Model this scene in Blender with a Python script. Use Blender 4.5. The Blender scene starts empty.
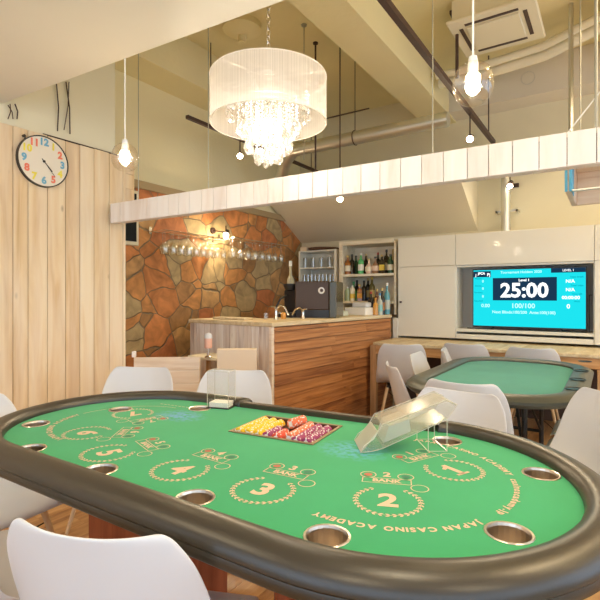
import bpy, math, random
from math import sin, cos, pi, atan, radians, sqrt
from mathutils import Vector, Matrix
from mathutils.geometry import tessellate_polygon
random.seed(7)
SC = bpy.context.scene
COL = SC.collection

# ------------------------------------------------------------------ camera model (metres, from the photo's vanishing points)
FPX, HY, CH = 475.0, 296.0, 1.25
AZ = atan(312/475)
FW = Vector((-sin(AZ), cos(AZ))); RT = Vector((cos(AZ), sin(AZ)))
def onz(x, y, z):
    d = FPX*(CH-z)/(y-HY); w = (x-300)/FPX*d; q = FW*d+RT*w
    return Vector((q.x, q.y, z))
def onY(x, y, Y):
    r = (x-300)/FPX; k = FW+RT*r; d = Y/k.y
    return Vector((k.x*d, Y, CH+(HY-y)*d/FPX))
def onX(x, y, X):
    r = (x-300)/FPX; k = FW+RT*r; d = X/k.x
    return Vector((X, k.y*d, CH+(HY-y)*d/FPX))

# ------------------------------------------------------------------ materials
MATS = {}
def nmat(name):
    m = bpy.data.materials.new(name); m.use_nodes = True
    MATS[name] = m
    return m, m.node_tree.nodes, m.node_tree.links
def mat(name, col, rough=0.5, metal=0.0, spec=0.5, emit=None, es=0.0, coat=0.0, trans=0.0, bump=0.0, bscale=60, var=0.0, vscale=4):
    m, n, l = nmat(name); b = n['Principled BSDF']
    b.inputs['Base Color'].default_value = (*col, 1)
    b.inputs['Roughness'].default_value = rough; b.inputs['Metallic'].default_value = metal
    b.inputs['Specular IOR Level'].default_value = spec
    b.inputs['Coat Weight'].default_value = coat; b.inputs['Transmission Weight'].default_value = trans
    if emit: b.inputs['Emission Color'].default_value = (*emit, 1); b.inputs['Emission Strength'].default_value = es
    if bump or var:
        tc = n.new('ShaderNodeTexCoord')
        if bump:
            t = n.new('ShaderNodeTexNoise'); t.inputs['Scale'].default_value = bscale; t.inputs['Detail'].default_value = 3
            l.new(tc.outputs['Object'], t.inputs['Vector'])
            bp = n.new('ShaderNodeBump'); bp.inputs['Strength'].default_value = bump; bp.inputs['Distance'].default_value = 0.01
            l.new(t.outputs['Fac'], bp.inputs['Height']); l.new(bp.outputs['Normal'], b.inputs['Normal'])
        if var:
            t = n.new('ShaderNodeTexNoise'); t.inputs['Scale'].default_value = vscale; t.inputs['Detail'].default_value = 4
            l.new(tc.outputs['Object'], t.inputs['Vector'])
            mx = n.new('ShaderNodeMix'); mx.data_type = 'RGBA'
            mx.inputs['A'].default_value = (*[c*(1-var) for c in col], 1); mx.inputs['B'].default_value = (*[min(1, c*(1+var)) for c in col], 1)
            l.new(t.outputs['Fac'], mx.inputs['Factor']); l.new(mx.outputs['Result'], b.inputs['Base Color'])
    return m
def wood(name, cols, grain=(1, 14, 14), rough=0.55, knots=0.5, scale=2.2, wash=None):
    """cols: dark..light colours; 'rnd' face attribute shifts each board's tone and offsets the grain"""
    m, n, l = nmat(name); b = n['Principled BSDF']; b.inputs['Roughness'].default_value = rough
    tc = n.new('ShaderNodeTexCoord'); at = n.new('ShaderNodeAttribute'); at.attribute_name = 'rnd'
    off = n.new('ShaderNodeVectorMath'); off.operation = 'MULTIPLY_ADD'
    l.new(at.outputs['Fac'], off.inputs[0]); off.inputs[1].default_value = (17, 23, 31); l.new(tc.outputs['Object'], off.inputs[2])
    mp = n.new('ShaderNodeMapping'); mp.inputs['Scale'].default_value = grain; l.new(off.outputs[0], mp.inputs['Vector'])
    t = n.new('ShaderNodeTexNoise'); t.inputs['Scale'].default_value = scale; t.inputs['Detail'].default_value = 6; t.inputs['Distortion'].default_value = 0.8
    l.new(mp.outputs[0], t.inputs['Vector'])
    m1 = n.new('ShaderNodeMath'); m1.operation = 'MULTIPLY_ADD'; l.new(at.outputs['Fac'], m1.inputs[0]); m1.inputs[1].default_value = 0.3
    m2 = n.new('ShaderNodeMath'); m2.operation = 'SUBTRACT'; l.new(t.outputs['Fac'], m2.inputs[0]); m2.inputs[1].default_value = 0.15
    l.new(m2.outputs[0], m1.inputs[2])
    r = n.new('ShaderNodeValToRGB'); l.new(m1.outputs[0], r.inputs['Fac'])
    e = r.color_ramp.elements; e[0].position = 0.25; e[0].color = (*cols[0], 1); e[1].position = 0.72; e[1].color = (*cols[-1], 1)
    for i, c in enumerate(cols[1:-1]):
        x = e.new(0.25+0.47*(i+1)/(len(cols)-1)); x.color = (*c, 1)
    out = r.outputs['Color']
    if knots:
        mp2 = n.new('ShaderNodeMapping'); mp2.inputs['Scale'].default_value = tuple(max(1, g**0.4) for g in grain); l.new(off.outputs[0], mp2.inputs['Vector'])
        v = n.new('ShaderNodeTexVoronoi'); v.inputs['Scale'].default_value = 3.2; l.new(mp2.outputs[0], v.inputs['Vector'])
        rr = n.new('ShaderNodeValToRGB'); l.new(v.outputs['Distance'], rr.inputs['Fac'])
        rr.color_ramp.elements[0].position = 0.035; rr.color_ramp.elements[0].color = (1, 1, 1, 1); rr.color_ramp.elements[1].position = 0.1; rr.color_ramp.elements[1].color = (0, 0, 0, 1)
        mm = n.new('ShaderNodeMath'); mm.operation = 'MULTIPLY'; mm.inputs[1].default_value = knots; l.new(rr.outputs['Color'], mm.inputs[0])
        mx = n.new('ShaderNodeMix'); mx.data_type = 'RGBA'; l.new(mm.outputs[0], mx.inputs['Factor']); l.new(out, mx.inputs['A'])
        mx.inputs['B'].default_value = (*[c*0.55 for c in cols[0]], 1); out = mx.outputs['Result']
    if wash:
        t2 = n.new('ShaderNodeTexNoise'); t2.inputs['Scale'].default_value = 2.0; t2.inputs['Detail'].default_value = 5; l.new(mp.outputs[0], t2.inputs['Vector'])
        rr = n.new('ShaderNodeValToRGB'); l.new(t2.outputs['Fac'], rr.inputs['Fac'])
        rr.color_ramp.elements[0].position = 0.35; rr.color_ramp.elements[1].position = 0.62
        mm = n.new('ShaderNodeMath'); mm.operation = 'MULTIPLY'; mm.inputs[1].default_value = wash[1]; l.new(rr.outputs['Color'], mm.inputs[0])
        mx = n.new('ShaderNodeMix'); mx.data_type = 'RGBA'; l.new(mm.outputs[0], mx.inputs['Factor']); l.new(out, mx.inputs['A'])
        mx.inputs['B'].default_value = (*wash[0], 1); out = mx.outputs['Result']
    l.new(out, b.inputs['Base Color'])
    bp = n.new('ShaderNodeBump'); bp.inputs['Strength'].default_value = 0.15; bp.inputs['Distance'].default_value = 0.004
    l.new(t.outputs['Fac'], bp.inputs['Height']); l.new(bp.outputs['Normal'], b.inputs['Normal'])
    return m
def clear(name, tint=(1, 1, 1), gloss=0.12, rough=0.03, opaque=None, oa=0.0, k=0.4):
    """thin clear material: transparent with a fresnel-weighted gloss (and optional milky share)"""
    m, n, l = nmat(name); n.remove(n['Principled BSDF']); out = n['Material Output']
    tr = n.new('ShaderNodeBsdfTransparent'); tr.inputs[0].default_value = (*tint, 1)
    gl = n.new('ShaderNodeBsdfGlossy'); gl.inputs['Roughness'].default_value = rough
    fr = n.new('ShaderNodeLayerWeight'); fr.inputs['Blend'].default_value = 0.25
    mt = n.new('ShaderNodeMath'); mt.operation = 'MULTIPLY_ADD'; mt.inputs[1].default_value = k; mt.inputs[2].default_value = gloss
    mt.use_clamp = True; l.new(fr.outputs['Facing'], mt.inputs[0])
    mx = n.new('ShaderNodeMixShader'); l.new(mt.outputs[0], mx.inputs[0]); l.new(tr.outputs[0], mx.inputs[1]); l.new(gl.outputs[0], mx.inputs[2])
    s = mx
    if opaque:
        df = n.new('ShaderNodeBsdfDiffuse'); df.inputs[0].default_value = (*opaque, 1)
        tl = n.new('ShaderNodeBsdfTranslucent'); tl.inputs[0].default_value = (*opaque, 1)
        ad = n.new('ShaderNodeMixShader'); ad.inputs[0].default_value = 0.5; l.new(df.outputs[0], ad.inputs[1]); l.new(tl.outputs[0], ad.inputs[2])
        m2 = n.new('ShaderNodeMixShader'); m2.inputs[0].default_value = oa; l.new(mx.outputs[0], m2.inputs[1]); l.new(ad.outputs[0], m2.inputs[2]); s = m2
    l.new(s.outputs[0], out.inputs['Surface'])
    return m
def emis(name, col, st):
    m, n, l = nmat(name); n.remove(n['Principled BSDF'])
    e = n.new('ShaderNodeEmission'); e.inputs[0].default_value = (*col, 1); e.inputs[1].default_value = st
    l.new(e.outputs[0], n['Material Output'].inputs['Surface'])
    return m

M_plaster = mat('plaster', (0.84, 0.76, 0.50), 0.85, bump=0.25, bscale=25, var=0.06, vscale=1.2)
M_ceil = mat('ceiling_paint', (0.80, 0.71, 0.43), 0.85, bump=0.3, bscale=18, var=0.08, vscale=1.5)
M_soffit = mat('soffit_paint', (0.83, 0.79, 0.70), 0.8, var=0.04, vscale=2)
M_whitewall = mat('white_plaster', (0.80, 0.75, 0.58), 0.85, var=0.04, vscale=2)
M_greywall = mat('back_plaster', (0.74, 0.68, 0.50), 0.85, var=0.04)
M_plankwall = wood('pale_plank', [(0.64, 0.43, 0.22), (0.79, 0.60, 0.37), (0.87, 0.73, 0.52)], grain=(7, 7, 0.7), knots=0.9, wash=((0.84, 0.74, 0.62), 0.4))
M_beam = wood('whitewashed_plank', [(0.78, 0.68, 0.61), (0.87, 0.80, 0.75), (0.92, 0.88, 0.85)], grain=(7, 7, 1), knots=0.35, wash=((0.92, 0.87, 0.84), 0.6))
M_barfront = wood('bar_whitewash', [(0.42, 0.31, 0.26), (0.66, 0.55, 0.47), (0.82, 0.75, 0.68)], grain=(12, 12, 1), knots=0.4, wash=((0.86, 0.81, 0.77), 0.5))
M_barside = wood('brown_siding', [(0.22, 0.075, 0.022), (0.42, 0.17, 0.055), (0.56, 0.26, 0.095)], grain=(8, .9, 22), knots=0.8, rough=0.5)
M_top = wood('pale_counter', [(0.60, 0.46, 0.26), (0.76, 0.63, 0.42), (0.86, 0.76, 0.56)], grain=(8, 1, 8), knots=0.2)
M_bench = wood('bench_wood', [(0.42, 0.20, 0.07), (0.62, 0.34, 0.14), (0.76, 0.48, 0.24)], grain=(1, 10, 10), knots=0.5)
M_post = wood('post_wood', [(0.45, 0.25, 0.11), (0.62, 0.38, 0.19), (0.70, 0.46, 0.26)], grain=(12, 12, 1), knots=0.2)
M_partition = wood('partition_wood', [(0.62, 0.44, 0.28), (0.78, 0.62, 0.46), (0.88, 0.76, 0.62)], grain=(1, 1, 10), knots=0.5, wash=((0.86, 0.78, 0.70), 0.4))
M_floor = wood('floor_laminate', [(0.32, 0.14, 0.045), (0.52, 0.27, 0.10), (0.66, 0.40, 0.18)], grain=(12, 1, 1), knots=0.3, rough=0.32)
M_leg = wood('chair_leg_wood', [(0.55, 0.36, 0.18), (0.68, 0.47, 0.26), (0.78, 0.58, 0.36)], grain=(10, 10, 1), knots=0)
M_redwood = wood('red_wood', [(0.16, 0.035, 0.018), (0.28, 0.07, 0.03), (0.40, 0.11, 0.05)], grain=(10, 10, 1), knots=0, rough=0.3)
M_shelfwood = wood('shelf_wood', [(0.66, 0.56, 0.40), (0.78, 0.70, 0.54), (0.88, 0.82, 0.68)], grain=(1, 8, 8), knots=0.2)
M_cab = mat('cabinet_white', (0.80, 0.775, 0.69), 0.28, coat=0.2)
M_niche = mat('niche_grey', (0.55, 0.53, 0.50), 0.6)
M_white = mat('white_plastic', (0.70, 0.71, 0.73), 0.32)
M_steel = mat('steel', (0.72, 0.68, 0.62), 0.22, 1.0)
M_cup = mat('brushed_cup_steel', (0.72, 0.64, 0.55), 0.28, 1.0)
M_galv = mat('galvanised', (0.62, 0.62, 0.58), 0.35, 1.0)
M_duct = None
M_black = mat('black_metal', (0.025, 0.023, 0.022), 0.4)
M_track = mat('track_black', (0.06, 0.03, 0.025), 0.5)
M_blackplastic = mat('black_plastic', (0.02, 0.02, 0.022), 0.3)
M_vinyl = mat('black_vinyl', (0.026, 0.020, 0.012), 0.36, bump=0.03, bscale=260, spec=0.8)
M_vinyl2 = mat('grey_vinyl', (0.06, 0.065, 0.05), 0.38, bump=0.1, bscale=200)
M_print = mat('felt_print', (0.70, 0.52, 0.37), 0.8)
M_red = mat('print_red', (0.46, 0.15, 0.09), 0.8)
M_dkgreen = mat('print_green', (0.05, 0.22, 0.12), 0.8)
M_grey = mat('grey_plastic', (0.45, 0.45, 0.44), 0.4)
M_cable = mat('steel_cable', (0.42, 0.42, 0.36), 0.45, 0.6)
M_cord = mat('white_cord', (0.85, 0.83, 0.78), 0.5)
M_paper = mat('white_card', (0.88, 0.86, 0.82), 0.6)
M_ac = mat('ac_white', (0.80, 0.74, 0.58), 0.6)
M_sky = mat('sky_blue_tape', (0.10, 0.45, 0.75), 0.5)
M_beige = mat('beige_card', (0.76, 0.62, 0.46), 0.6)
M_screen_dark = mat('dark_screen', (0.012, 0.016, 0.02), 0.6, spec=0.15)
M_acryl = clear('acrylic', (0.985, 0.98, 0.97), 0.02, 0.04, k=.15)
M_shoe = clear('shoe_acrylic', (0.97, 0.965, 0.95), 0.05, 0.06, (.90, .82, .70), .16, k=.2)
M_acryl_edge = clear('acrylic_edge', (0.95, 0.95, 0.92), 0.25, 0.1, (0.95, 0.9, 0.82), 0.55)
M_milk = clear('frosted_acrylic', (0.96, 0.95, 0.93), 0.10, 0.15, (0.93, 0.85, 0.74), 0.26, k=.12)
M_glass = clear('drinking_glass', (0.99, 0.99, 0.98), 0.12, 0.02)
M_globe = clear('globe_glass', (1.0, 0.97, 0.93), 0.10, 0.02)
M_crystal = clear('crystal', (1.0, 0.98, 0.95), 0.45, 0.02, (1, 0.97, 0.92), 0.12)
M_bulb = emis('bulb_glow', (1.0, 0.86, 0.62), 25)
M_spotglow = emis('spot_glow', (1.0, 0.88, 0.62), 120)
M_tv_bg = emis('screen_cyan', (0.01, 0.58, 0.65), 0.95)
M_tv_white = emis('screen_white', (0.95, 1.0, 1.0), 1.0)
M_tv_navy = emis('screen_navy', (0.010, 0.035, 0.075), 0.8)
M_tv_pale = emis('screen_pale', (0.50, 0.86, 0.86), 0.95)
M_tv_dark = emis('screen_darktext', (0.0, 0.30, 0.38), 0.8)

def shade_mat():
    m, n, l = nmat('string_shade'); n.remove(n['Principled BSDF'])
    tc = n.new('ShaderNodeTexCoord'); sp = n.new('ShaderNodeSeparateXYZ'); l.new(tc.outputs['Object'], sp.inputs[0])
    a = n.new('ShaderNodeMath'); a.operation = 'ARCTAN2'; l.new(sp.outputs['Y'], a.inputs[0]); l.new(sp.outputs['X'], a.inputs[1])
    w = n.new('ShaderNodeMath'); w.operation = 'MULTIPLY'; w.inputs[1].default_value = 40; l.new(a.outputs[0], w.inputs[0])
    no = n.new('ShaderNodeTexNoise'); no.noise_dimensions = '1D'; no.inputs['Detail'].default_value = 6; no.inputs['Scale'].default_value = 1.6; l.new(w.outputs[0], no.inputs['W'])
    r = n.new('ShaderNodeMapRange'); r.inputs['From Min'].default_value = 0.3; r.inputs['From Max'].default_value = 0.7
    r.inputs['To Min'].default_value = 0.52; r.inputs['To Max'].default_value = 0.76; l.new(no.outputs['Fac'], r.inputs['Value'])
    tr = n.new('ShaderNodeBsdfTransparent'); d = n.new('ShaderNodeBsdfDiffuse'); d.inputs[0].default_value = (0.80, 0.76, 0.71, 1)
    t = n.new('ShaderNodeBsdfTranslucent'); t.inputs[0].default_value = (0.80, 0.76, 0.71, 1)
    m1 = n.new('ShaderNodeMixShader'); m1.inputs[0].default_value = 0.5; l.new(d.outputs[0], m1.inputs[1]); l.new(t.outputs[0], m1.inputs[2])
    m2 = n.new('ShaderNodeMixShader'); l.new(r.outputs[0], m2.inputs[0]); l.new(tr.outputs[0], m2.inputs[1]); l.new(m1.outputs[0], m2.inputs[2])
    l.new(m2.outputs[0], n['Material Output'].inputs['Surface'])
    return m
M_shade = shade_mat()
def stone_mat():
    m, n, l = nmat('flagstone'); b = n['Principled BSDF']; b.inputs['Roughness'].default_value = 0.75
    tc = n.new('ShaderNodeTexCoord'); mp = n.new('ShaderNodeMapping'); mp.inputs['Scale'].default_value = (0.01, 1, 1.15); l.new(tc.outputs['Object'], mp.inputs['Vector'])
    v = n.new('ShaderNodeTexVoronoi'); v.inputs['Scale'].default_value = 3.6; v.inputs['Randomness'].default_value = 0.95; l.new(mp.outputs[0], v.inputs['Vector'])
    e = n.new('ShaderNodeTexVoronoi'); e.feature = 'DISTANCE_TO_EDGE'; e.inputs['Scale'].default_value = 3.6; e.inputs['Randomness'].default_value = 0.95; l.new(mp.outputs[0], e.inputs['Vector'])
    s = n.new('ShaderNodeSeparateColor'); l.new(v.outputs['Color'], s.inputs[0])
    r = n.new('ShaderNodeValToRGB'); r.color_ramp.interpolation = 'CONSTANT'; l.new(s.outputs[0], r.inputs['Fac'])
    el = r.color_ramp.elements; cs = [(0, (0.50, 0.20, 0.065)), (0.16, (0.58, 0.27, 0.09)), (0.3, (0.40, 0.21, 0.08)), (0.45, (0.56, 0.32, 0.13)), (0.58, (0.46, 0.34, 0.17)), (0.7, (0.60, 0.24, 0.08)), (0.83, (0.50, 0.36, 0.18)), (0.92, (0.52, 0.19, 0.07))]
    el[0].position = 0; el[0].color = (*cs[0][1], 1); el[1].position = cs[1][0]; el[1].color = (*cs[1][1], 1)
    for p, c in cs[2:]: x = el.new(p); x.color = (*c, 1)
    no = n.new('ShaderNodeTexNoise'); no.inputs['Scale'].default_value = 6.5; no.inputs['Detail'].default_value = 7; no.inputs['Distortion'].default_value = 1.2; l.new(tc.outputs['Object'], no.inputs['Vector'])
    mr = n.new('ShaderNodeMapRange'); mr.inputs['To Min'].default_value = 0.30; mr.inputs['To Max'].default_value = 1.75; l.new(no.outputs['Fac'], mr.inputs['Value'])
    mu = n.new('ShaderNodeMix'); mu.data_type = 'RGBA'; mu.blend_type = 'MULTIPLY'; mu.inputs['Factor'].default_value = 1; l.new(r.outputs['Color'], mu.inputs['A']); l.new(mr.outputs[0], mu.inputs['B'])
    er = n.new('ShaderNodeMapRange'); er.inputs['From Min'].default_value = 0.006; er.inputs['From Max'].default_value = 0.026
    wn = n.new('ShaderNodeTexNoise'); wn.inputs['Scale'].default_value = 2.2; wn.inputs['Detail'].default_value = 3; l.new(tc.outputs['Object'], wn.inputs['Vector'])
    wa = n.new('ShaderNodeVectorMath'); wa.operation = 'MULTIPLY_ADD'; wa.inputs[1].default_value = (.0, .28, .28); l.new(wn.outputs['Color'], wa.inputs[0]); l.new(mp.outputs[0], wa.inputs[2])
    l.new(wa.outputs[0], v.inputs['Vector']); l.new(wa.outputs[0], e.inputs['Vector']); l.new(e.outputs['Distance'], er.inputs['Value'])
    mx = n.new('ShaderNodeMix'); mx.data_type = 'RGBA'; mx.inputs['A'].default_value = (0.27, 0.20, 0.12, 1); l.new(er.outputs[0], mx.inputs['Factor']); l.new(mu.outputs['Result'], mx.inputs['B'])
    l.new(mx.outputs['Result'], b.inputs['Base Color'])
    ad = n.new('ShaderNodeMath'); ad.operation = 'MULTIPLY_ADD'; ad.inputs[1].default_value = 0.35; l.new(no.outputs['Fac'], ad.inputs[0]); l.new(er.outputs[0], ad.inputs[2])
    bp = n.new('ShaderNodeBump'); bp.inputs['Strength'].default_value = 0.7; bp.inputs['Distance'].default_value = 0.02; l.new(ad.outputs[0], bp.inputs['Height']); l.new(bp.outputs['Normal'], b.inputs['Normal'])
    return m
M_stone = stone_mat()
def felt_mat(name, c, spots=()):
    m, n, l = nmat(name); b = n['Principled BSDF']; b.inputs['Roughness'].default_value = 0.9; b.inputs['Specular IOR Level'].default_value = 0.25
    b.inputs['Sheen Weight'].default_value = 0.15
    tc = n.new('ShaderNodeTexCoord'); t = n.new('ShaderNodeTexNoise'); t.inputs['Scale'].default_value = 7; t.inputs['Detail'].default_value = 8; l.new(tc.outputs['Object'], t.inputs['Vector'])
    mx = n.new('ShaderNodeMix'); mx.data_type = 'RGBA'; mx.inputs['A'].default_value = (*[k*0.9 for k in c], 1); mx.inputs['B'].default_value = (*[k*1.1 for k in c], 1)
    l.new(t.outputs['Fac'], mx.inputs['Factor']); out = mx.outputs['Result']
    for (sx, sy, rx, ry, sc) in spots:      # soft speckled blue spots mixed into the cloth colour
        mp = n.new('ShaderNodeMapping'); mp.vector_type = 'TEXTURE'; mp.inputs['Location'].default_value = (sx, sy, 0.78); mp.inputs['Scale'].default_value = (rx, ry, 1); l.new(tc.outputs['Object'], mp.inputs['Vector'])
        ln = n.new('ShaderNodeVectorMath'); ln.operation = 'LENGTH'; l.new(mp.outputs[0], ln.inputs[0])
        mr = n.new('ShaderNodeMapRange'); mr.inputs['From Min'].default_value = 0.3; mr.inputs['From Max'].default_value = 1.0; mr.inputs['To Min'].default_value = 0.75; mr.inputs['To Max'].default_value = 0; l.new(ln.outputs['Value'], mr.inputs['Value'])
        nn = n.new('ShaderNodeTexNoise'); nn.inputs['Scale'].default_value = 60; l.new(tc.outputs['Object'], nn.inputs['Vector'])
        nr = n.new('ShaderNodeMapRange'); nr.inputs['From Min'].default_value = 0.35; nr.inputs['From Max'].default_value = 0.6; l.new(nn.outputs['Fac'], nr.inputs['Value'])
        mm = n.new('ShaderNodeMath'); mm.operation = 'MULTIPLY'; l.new(mr.outputs[0], mm.inputs[0]); l.new(nr.outputs[0], mm.inputs[1])
        m3 = n.new('ShaderNodeMix'); m3.data_type = 'RGBA'; l.new(mm.outputs[0], m3.inputs['Factor']); l.new(out, m3.inputs['A']); m3.inputs['B'].default_value = (*sc, 1); out = m3.outputs['Result']
    l.new(out, b.inputs['Base Color'])
    t2 = n.new('ShaderNodeTexNoise'); t2.inputs['Scale'].default_value = 500; l.new(tc.outputs['Object'], t2.inputs['Vector'])
    bp = n.new('ShaderNodeBump'); bp.inputs['Strength'].default_value = 0.1; bp.inputs['Distance'].default_value = 0.002; l.new(t2.outputs['Fac'], bp.inputs['Height']); l.new(bp.outputs['Normal'], b.inputs['Normal'])
    return m
M_felt = felt_mat('green_felt', (0.036, 0.355, 0.145), spots=[(-1.42, 1.30, 0.13, 0.09, (0.15, 0.35, 0.75)), (-0.66, 1.30, 0.13, 0.10, (0.12, 0.42, 0.62))])
M_felt2 = felt_mat('teal_felt', (0.055, 0.31, 0.25))

# ------------------------------------------------------------------ mesh builder
class MB:
    def __init__(s): s.v = []; s.f = []; s.m = []; s.r = []; s.mi = 0
    def add(s, vs, fs, r=None, mi=None):
        b = len(s.v); s.v += [tuple(v) for v in vs]; r = random.random() if r is None else r
        for f in fs: s.f.append(tuple(b+i for i in f)); s.m.append(s.mi if mi is None else mi); s.r.append(r)
        return s
    def box(s, x0, x1, y0, y1, z0, z1, mi=None, r=None, T=None):
        vs = [Vector((x, y, z)) for x in (x0, x1) for y in (y0, y1) for z in (z0, z1)]
        if T: vs = [T @ v for v in vs]
        return s.add(vs, [(0, 1, 3, 2), (4, 6, 7, 5), (0, 4, 5, 1), (2, 3, 7, 6), (0, 2, 6, 4), (1, 5, 7, 3)], r, mi)
    def bbox(s, x0, x1, y0, y1, z0, z1, b=0.004, mi=None, r=None, T=None):
        """box with chamfered edges"""
        b = min(b, abs(x1-x0)*.45, abs(y1-y0)*.45, abs(z1-z0)*.45)
        import itertools
        vs = []; idx = {}
        for sx in (0, 1):
            for sy in (0, 1):
                for sz in (0, 1):
                    c = (x1 if sx else x0, y1 if sy else y0, z1 if sz else z0); sg = (-1 if sx else 1, -1 if sy else 1, -1 if sz else 1)
                    for a in range(3):
                        p = [c[i] + (0 if i == a else sg[i]*b) for i in range(3)]
                        idx[(sx, sy, sz, a)] = len(vs); vs.append(Vector(p))
        fs = []
        for a in range(3):
            o = [i for i in range(3) if i != a]
            for sd in (0, 1):
                q = []
                for (u, w) in ((0, 0), (1, 0), (1, 1), (0, 1)):
                    k = [0, 0, 0]; k[a] = sd; k[o[0]] = u; k[o[1]] = w; q.append(idx[(*k, a)])
                fl = (sd == 1) != (a == 1)
                fs.append(tuple(q if fl else q[::-1]))
            for u in (0, 1):
                for w in (0, 1):
                    k0 = [0, 0, 0]; k0[o[0]] = u; k0[o[1]] = w; k1 = list(k0); k1[a] = 1
                    fs.append((idx[(*k0, o[0])], idx[(*k1, o[0])], idx[(*k1, o[1])], idx[(*k0, o[1])]))
        for sx in (0, 1):
            for sy in (0, 1):
                for sz in (0, 1): fs.append(tuple(idx[(sx, sy, sz, a)] for a in range(3)))
        if T: vs = [T @ v for v in vs]
        return s.add(vs, fs, r, mi)
    def prism(s, pts, z0, z1, mi=None, T=None):
        """extrude 2D polygon (x,y) from z0 to z1"""
        k = len(pts); vs = [Vector((p[0], p[1], z0)) for p in pts]+[Vector((p[0], p[1], z1)) for p in pts]
        if T: vs = [T @ v for v in vs]
        return s.add(vs, [tuple(range(k))[::-1], tuple(range(k, 2*k))]+[(i, (i+1) % k, k+(i+1) % k, k+i) for i in range(k)], None, mi)
    def cyl(s, p0, p1, r0, r1=None, n=12, mi=None, cap=True):
        p0 = Vector(p0); p1 = Vector(p1); r1 = r0 if r1 is None else r1
        d = (p1-p0).normalized(); u = d.orthogonal().normalized(); w = d.cross(u)
        vs = [p+(u*cos(2*pi*i/n)+w*sin(2*pi*i/n))*r for p, r in ((p0, r0), (p1, r1)) for i in range(n)]
        fs = [(i, (i+1) % n, n+(i+1) % n, n+i) for i in range(n)]
        if cap: fs += [tuple(range(n))[::-1], tuple(range(n, 2*n))]
        return s.add(vs, fs, None, mi)
    def tube(s, pts, r, n=8, mi=None, closed=False):
        pts = [Vector(p) for p in pts]; vs = []; k = len(pts); prev = None
        for i, p in enumerate(pts):
            if closed: t = pts[(i+1) % k]-pts[i-1]
            else: t = pts[min(i+1, k-1)]-pts[max(i-1, 0)]
            t.normalize()
            u = t.orthogonal().normalized() if prev is None else (prev-t*prev.dot(t)).normalized()
            prev = u; w = t.cross(u); rr = r[i] if isinstance(r, (list, tuple)) else r
            vs += [p+(u*cos(2*pi*j/n)+w*sin(2*pi*j/n))*rr for j in range(n)]
        fs = [(i*n+j, i*n+(j+1) % n, ((i+1) % k)*n+(j+1) % n, ((i+1) % k)*n+j) for i in range(k if closed else k-1) for j in range(n)]
        if not closed: fs += [tuple(range(n))[::-1], tuple(range((k-1)*n, k*n))]
        return s.add(vs, fs, None, mi)
    def lathe(s, prof, o=(0, 0, 0), n=20, mi=None, T=None, mis=None):
        o = Vector(o); vs = []
        for (r, z) in prof: vs += [Vector((r*cos(2*pi*j/n), r*sin(2*pi*j/n), z)) for j in range(n)]
        vs = [(T @ v if T else v)+o for v in vs]; k = len(prof); rr = random.random()
        for i in range(k-1):
            fs = [(i*n+j, i*n+(j+1) % n, (i+1)*n+(j+1) % n, (i+1)*n+j) for j in range(n)]
            b = len(s.v) if i == 0 else b
            if i == 0: s.v += [tuple(v) for v in vs]
            for f in fs: s.f.append(tuple(b+q for q in f)); s.m.append((mis[i] if mis else (s.mi if mi is None else mi))); s.r.append(rr)
        return s
    def build(s, name, mats, parent=None, smooth=False, loc=None, rz=0):
        me = bpy.data.meshes.new(name); me.from_pydata(s.v, [], s.f)
        for m in (mats if isinstance(mats, (list, tuple)) else [mats]): me.materials.append(m)
        for p, mi in zip(me.polygons, s.m): p.material_index = mi; p.use_smooth = bool(smooth)
        a = me.attributes.new('rnd', 'FLOAT', 'FACE'); a.data.foreach_set('value', s.r)
        me.update()
        if smooth and smooth != 2:
            try: me.set_sharp_from_angle(angle=radians(38))
            except Exception: pass
        o = bpy.data.objects.new(name, me); COL.objects.link(o)
        if parent: o.parent = parent
        if loc is not None: o.location = loc
        o.rotation_euler.z = rz
        return o
def tag(o, label=None, cat=None, group=None, kind=None):
    if label: o['label'] = label
    if cat: o['category'] = cat
    if group: o['group'] = group
    if kind: o['kind'] = kind
    return o
def thing(name, label, cat, loc=(0, 0, 0), rz=0, group=None):
    o = bpy.data.objects.new(name, None); COL.objects.link(o); o.location = loc; o.rotation_euler.z = rz; o.empty_display_size = 0.1
    return tag(o, label, cat, group)
def struct(o): o['kind'] = 'structure'; return o
def dup(root, loc, rz=0, label=None, group=None):
    r = root.copy(); COL.objects.link(r); r.location = loc; r.rotation_euler.z = rz
    if label: r['label'] = label
    if group: r['group'] = group
    for ch in list(root.children):
        c = ch.copy(); COL.objects.link(c); c.parent = r
        for g in ch.children:
            d = g.copy(); COL.objects.link(d); d.parent = c
    return r
def text_geo(txt, size, bold=0.0, align='CENTER', extr=0.0):
    """lettering as plain vertices and faces in the x-y plane"""
    c = bpy.data.curves.new('lettering', 'FONT'); c.body = txt; c.size = size; c.align_x = align; c.align_y = 'CENTER'; c.offset = bold; c.extrude = extr; c.resolution_u = 3
    o = bpy.data.objects.new('lettering', c); COL.objects.link(o)
    dg = bpy.context.evaluated_depsgraph_get(); me = bpy.data.meshes.new_from_object(o.evaluated_get(dg))
    vs = [v.co.copy() for v in me.vertices]; fs = [tuple(p.vertices) for p in me.polygons]
    bpy.data.objects.remove(o); bpy.data.curves.remove(c); bpy.data.meshes.remove(me)
    return vs, fs

# ================================================================== ROOM
XW, XS, YB, ZC = -3.0, -3.65, 5.6, 3.65
XR, YF = 3.2, -2.6
# floor with boards
fb = MB()
y = YF
row = 0
x = XS-0.1
while x < XR:
    yy = YF-random.random()*1.2
    while yy < YB+0.1:
        l = 1.2; fb.box(x+0.0008, x+0.1192, max(yy, YF)+0.0008, min(yy+l, YB+0.1)-0.0008, -0.012, 0.0) if yy+l > YF+0.01 else None
        yy += l
    x += 0.12
fb.box(XS-0.1, XR, YF, YB+0.1, -0.06, -0.004)
struct(fb.build('floor', M_floor))
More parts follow.
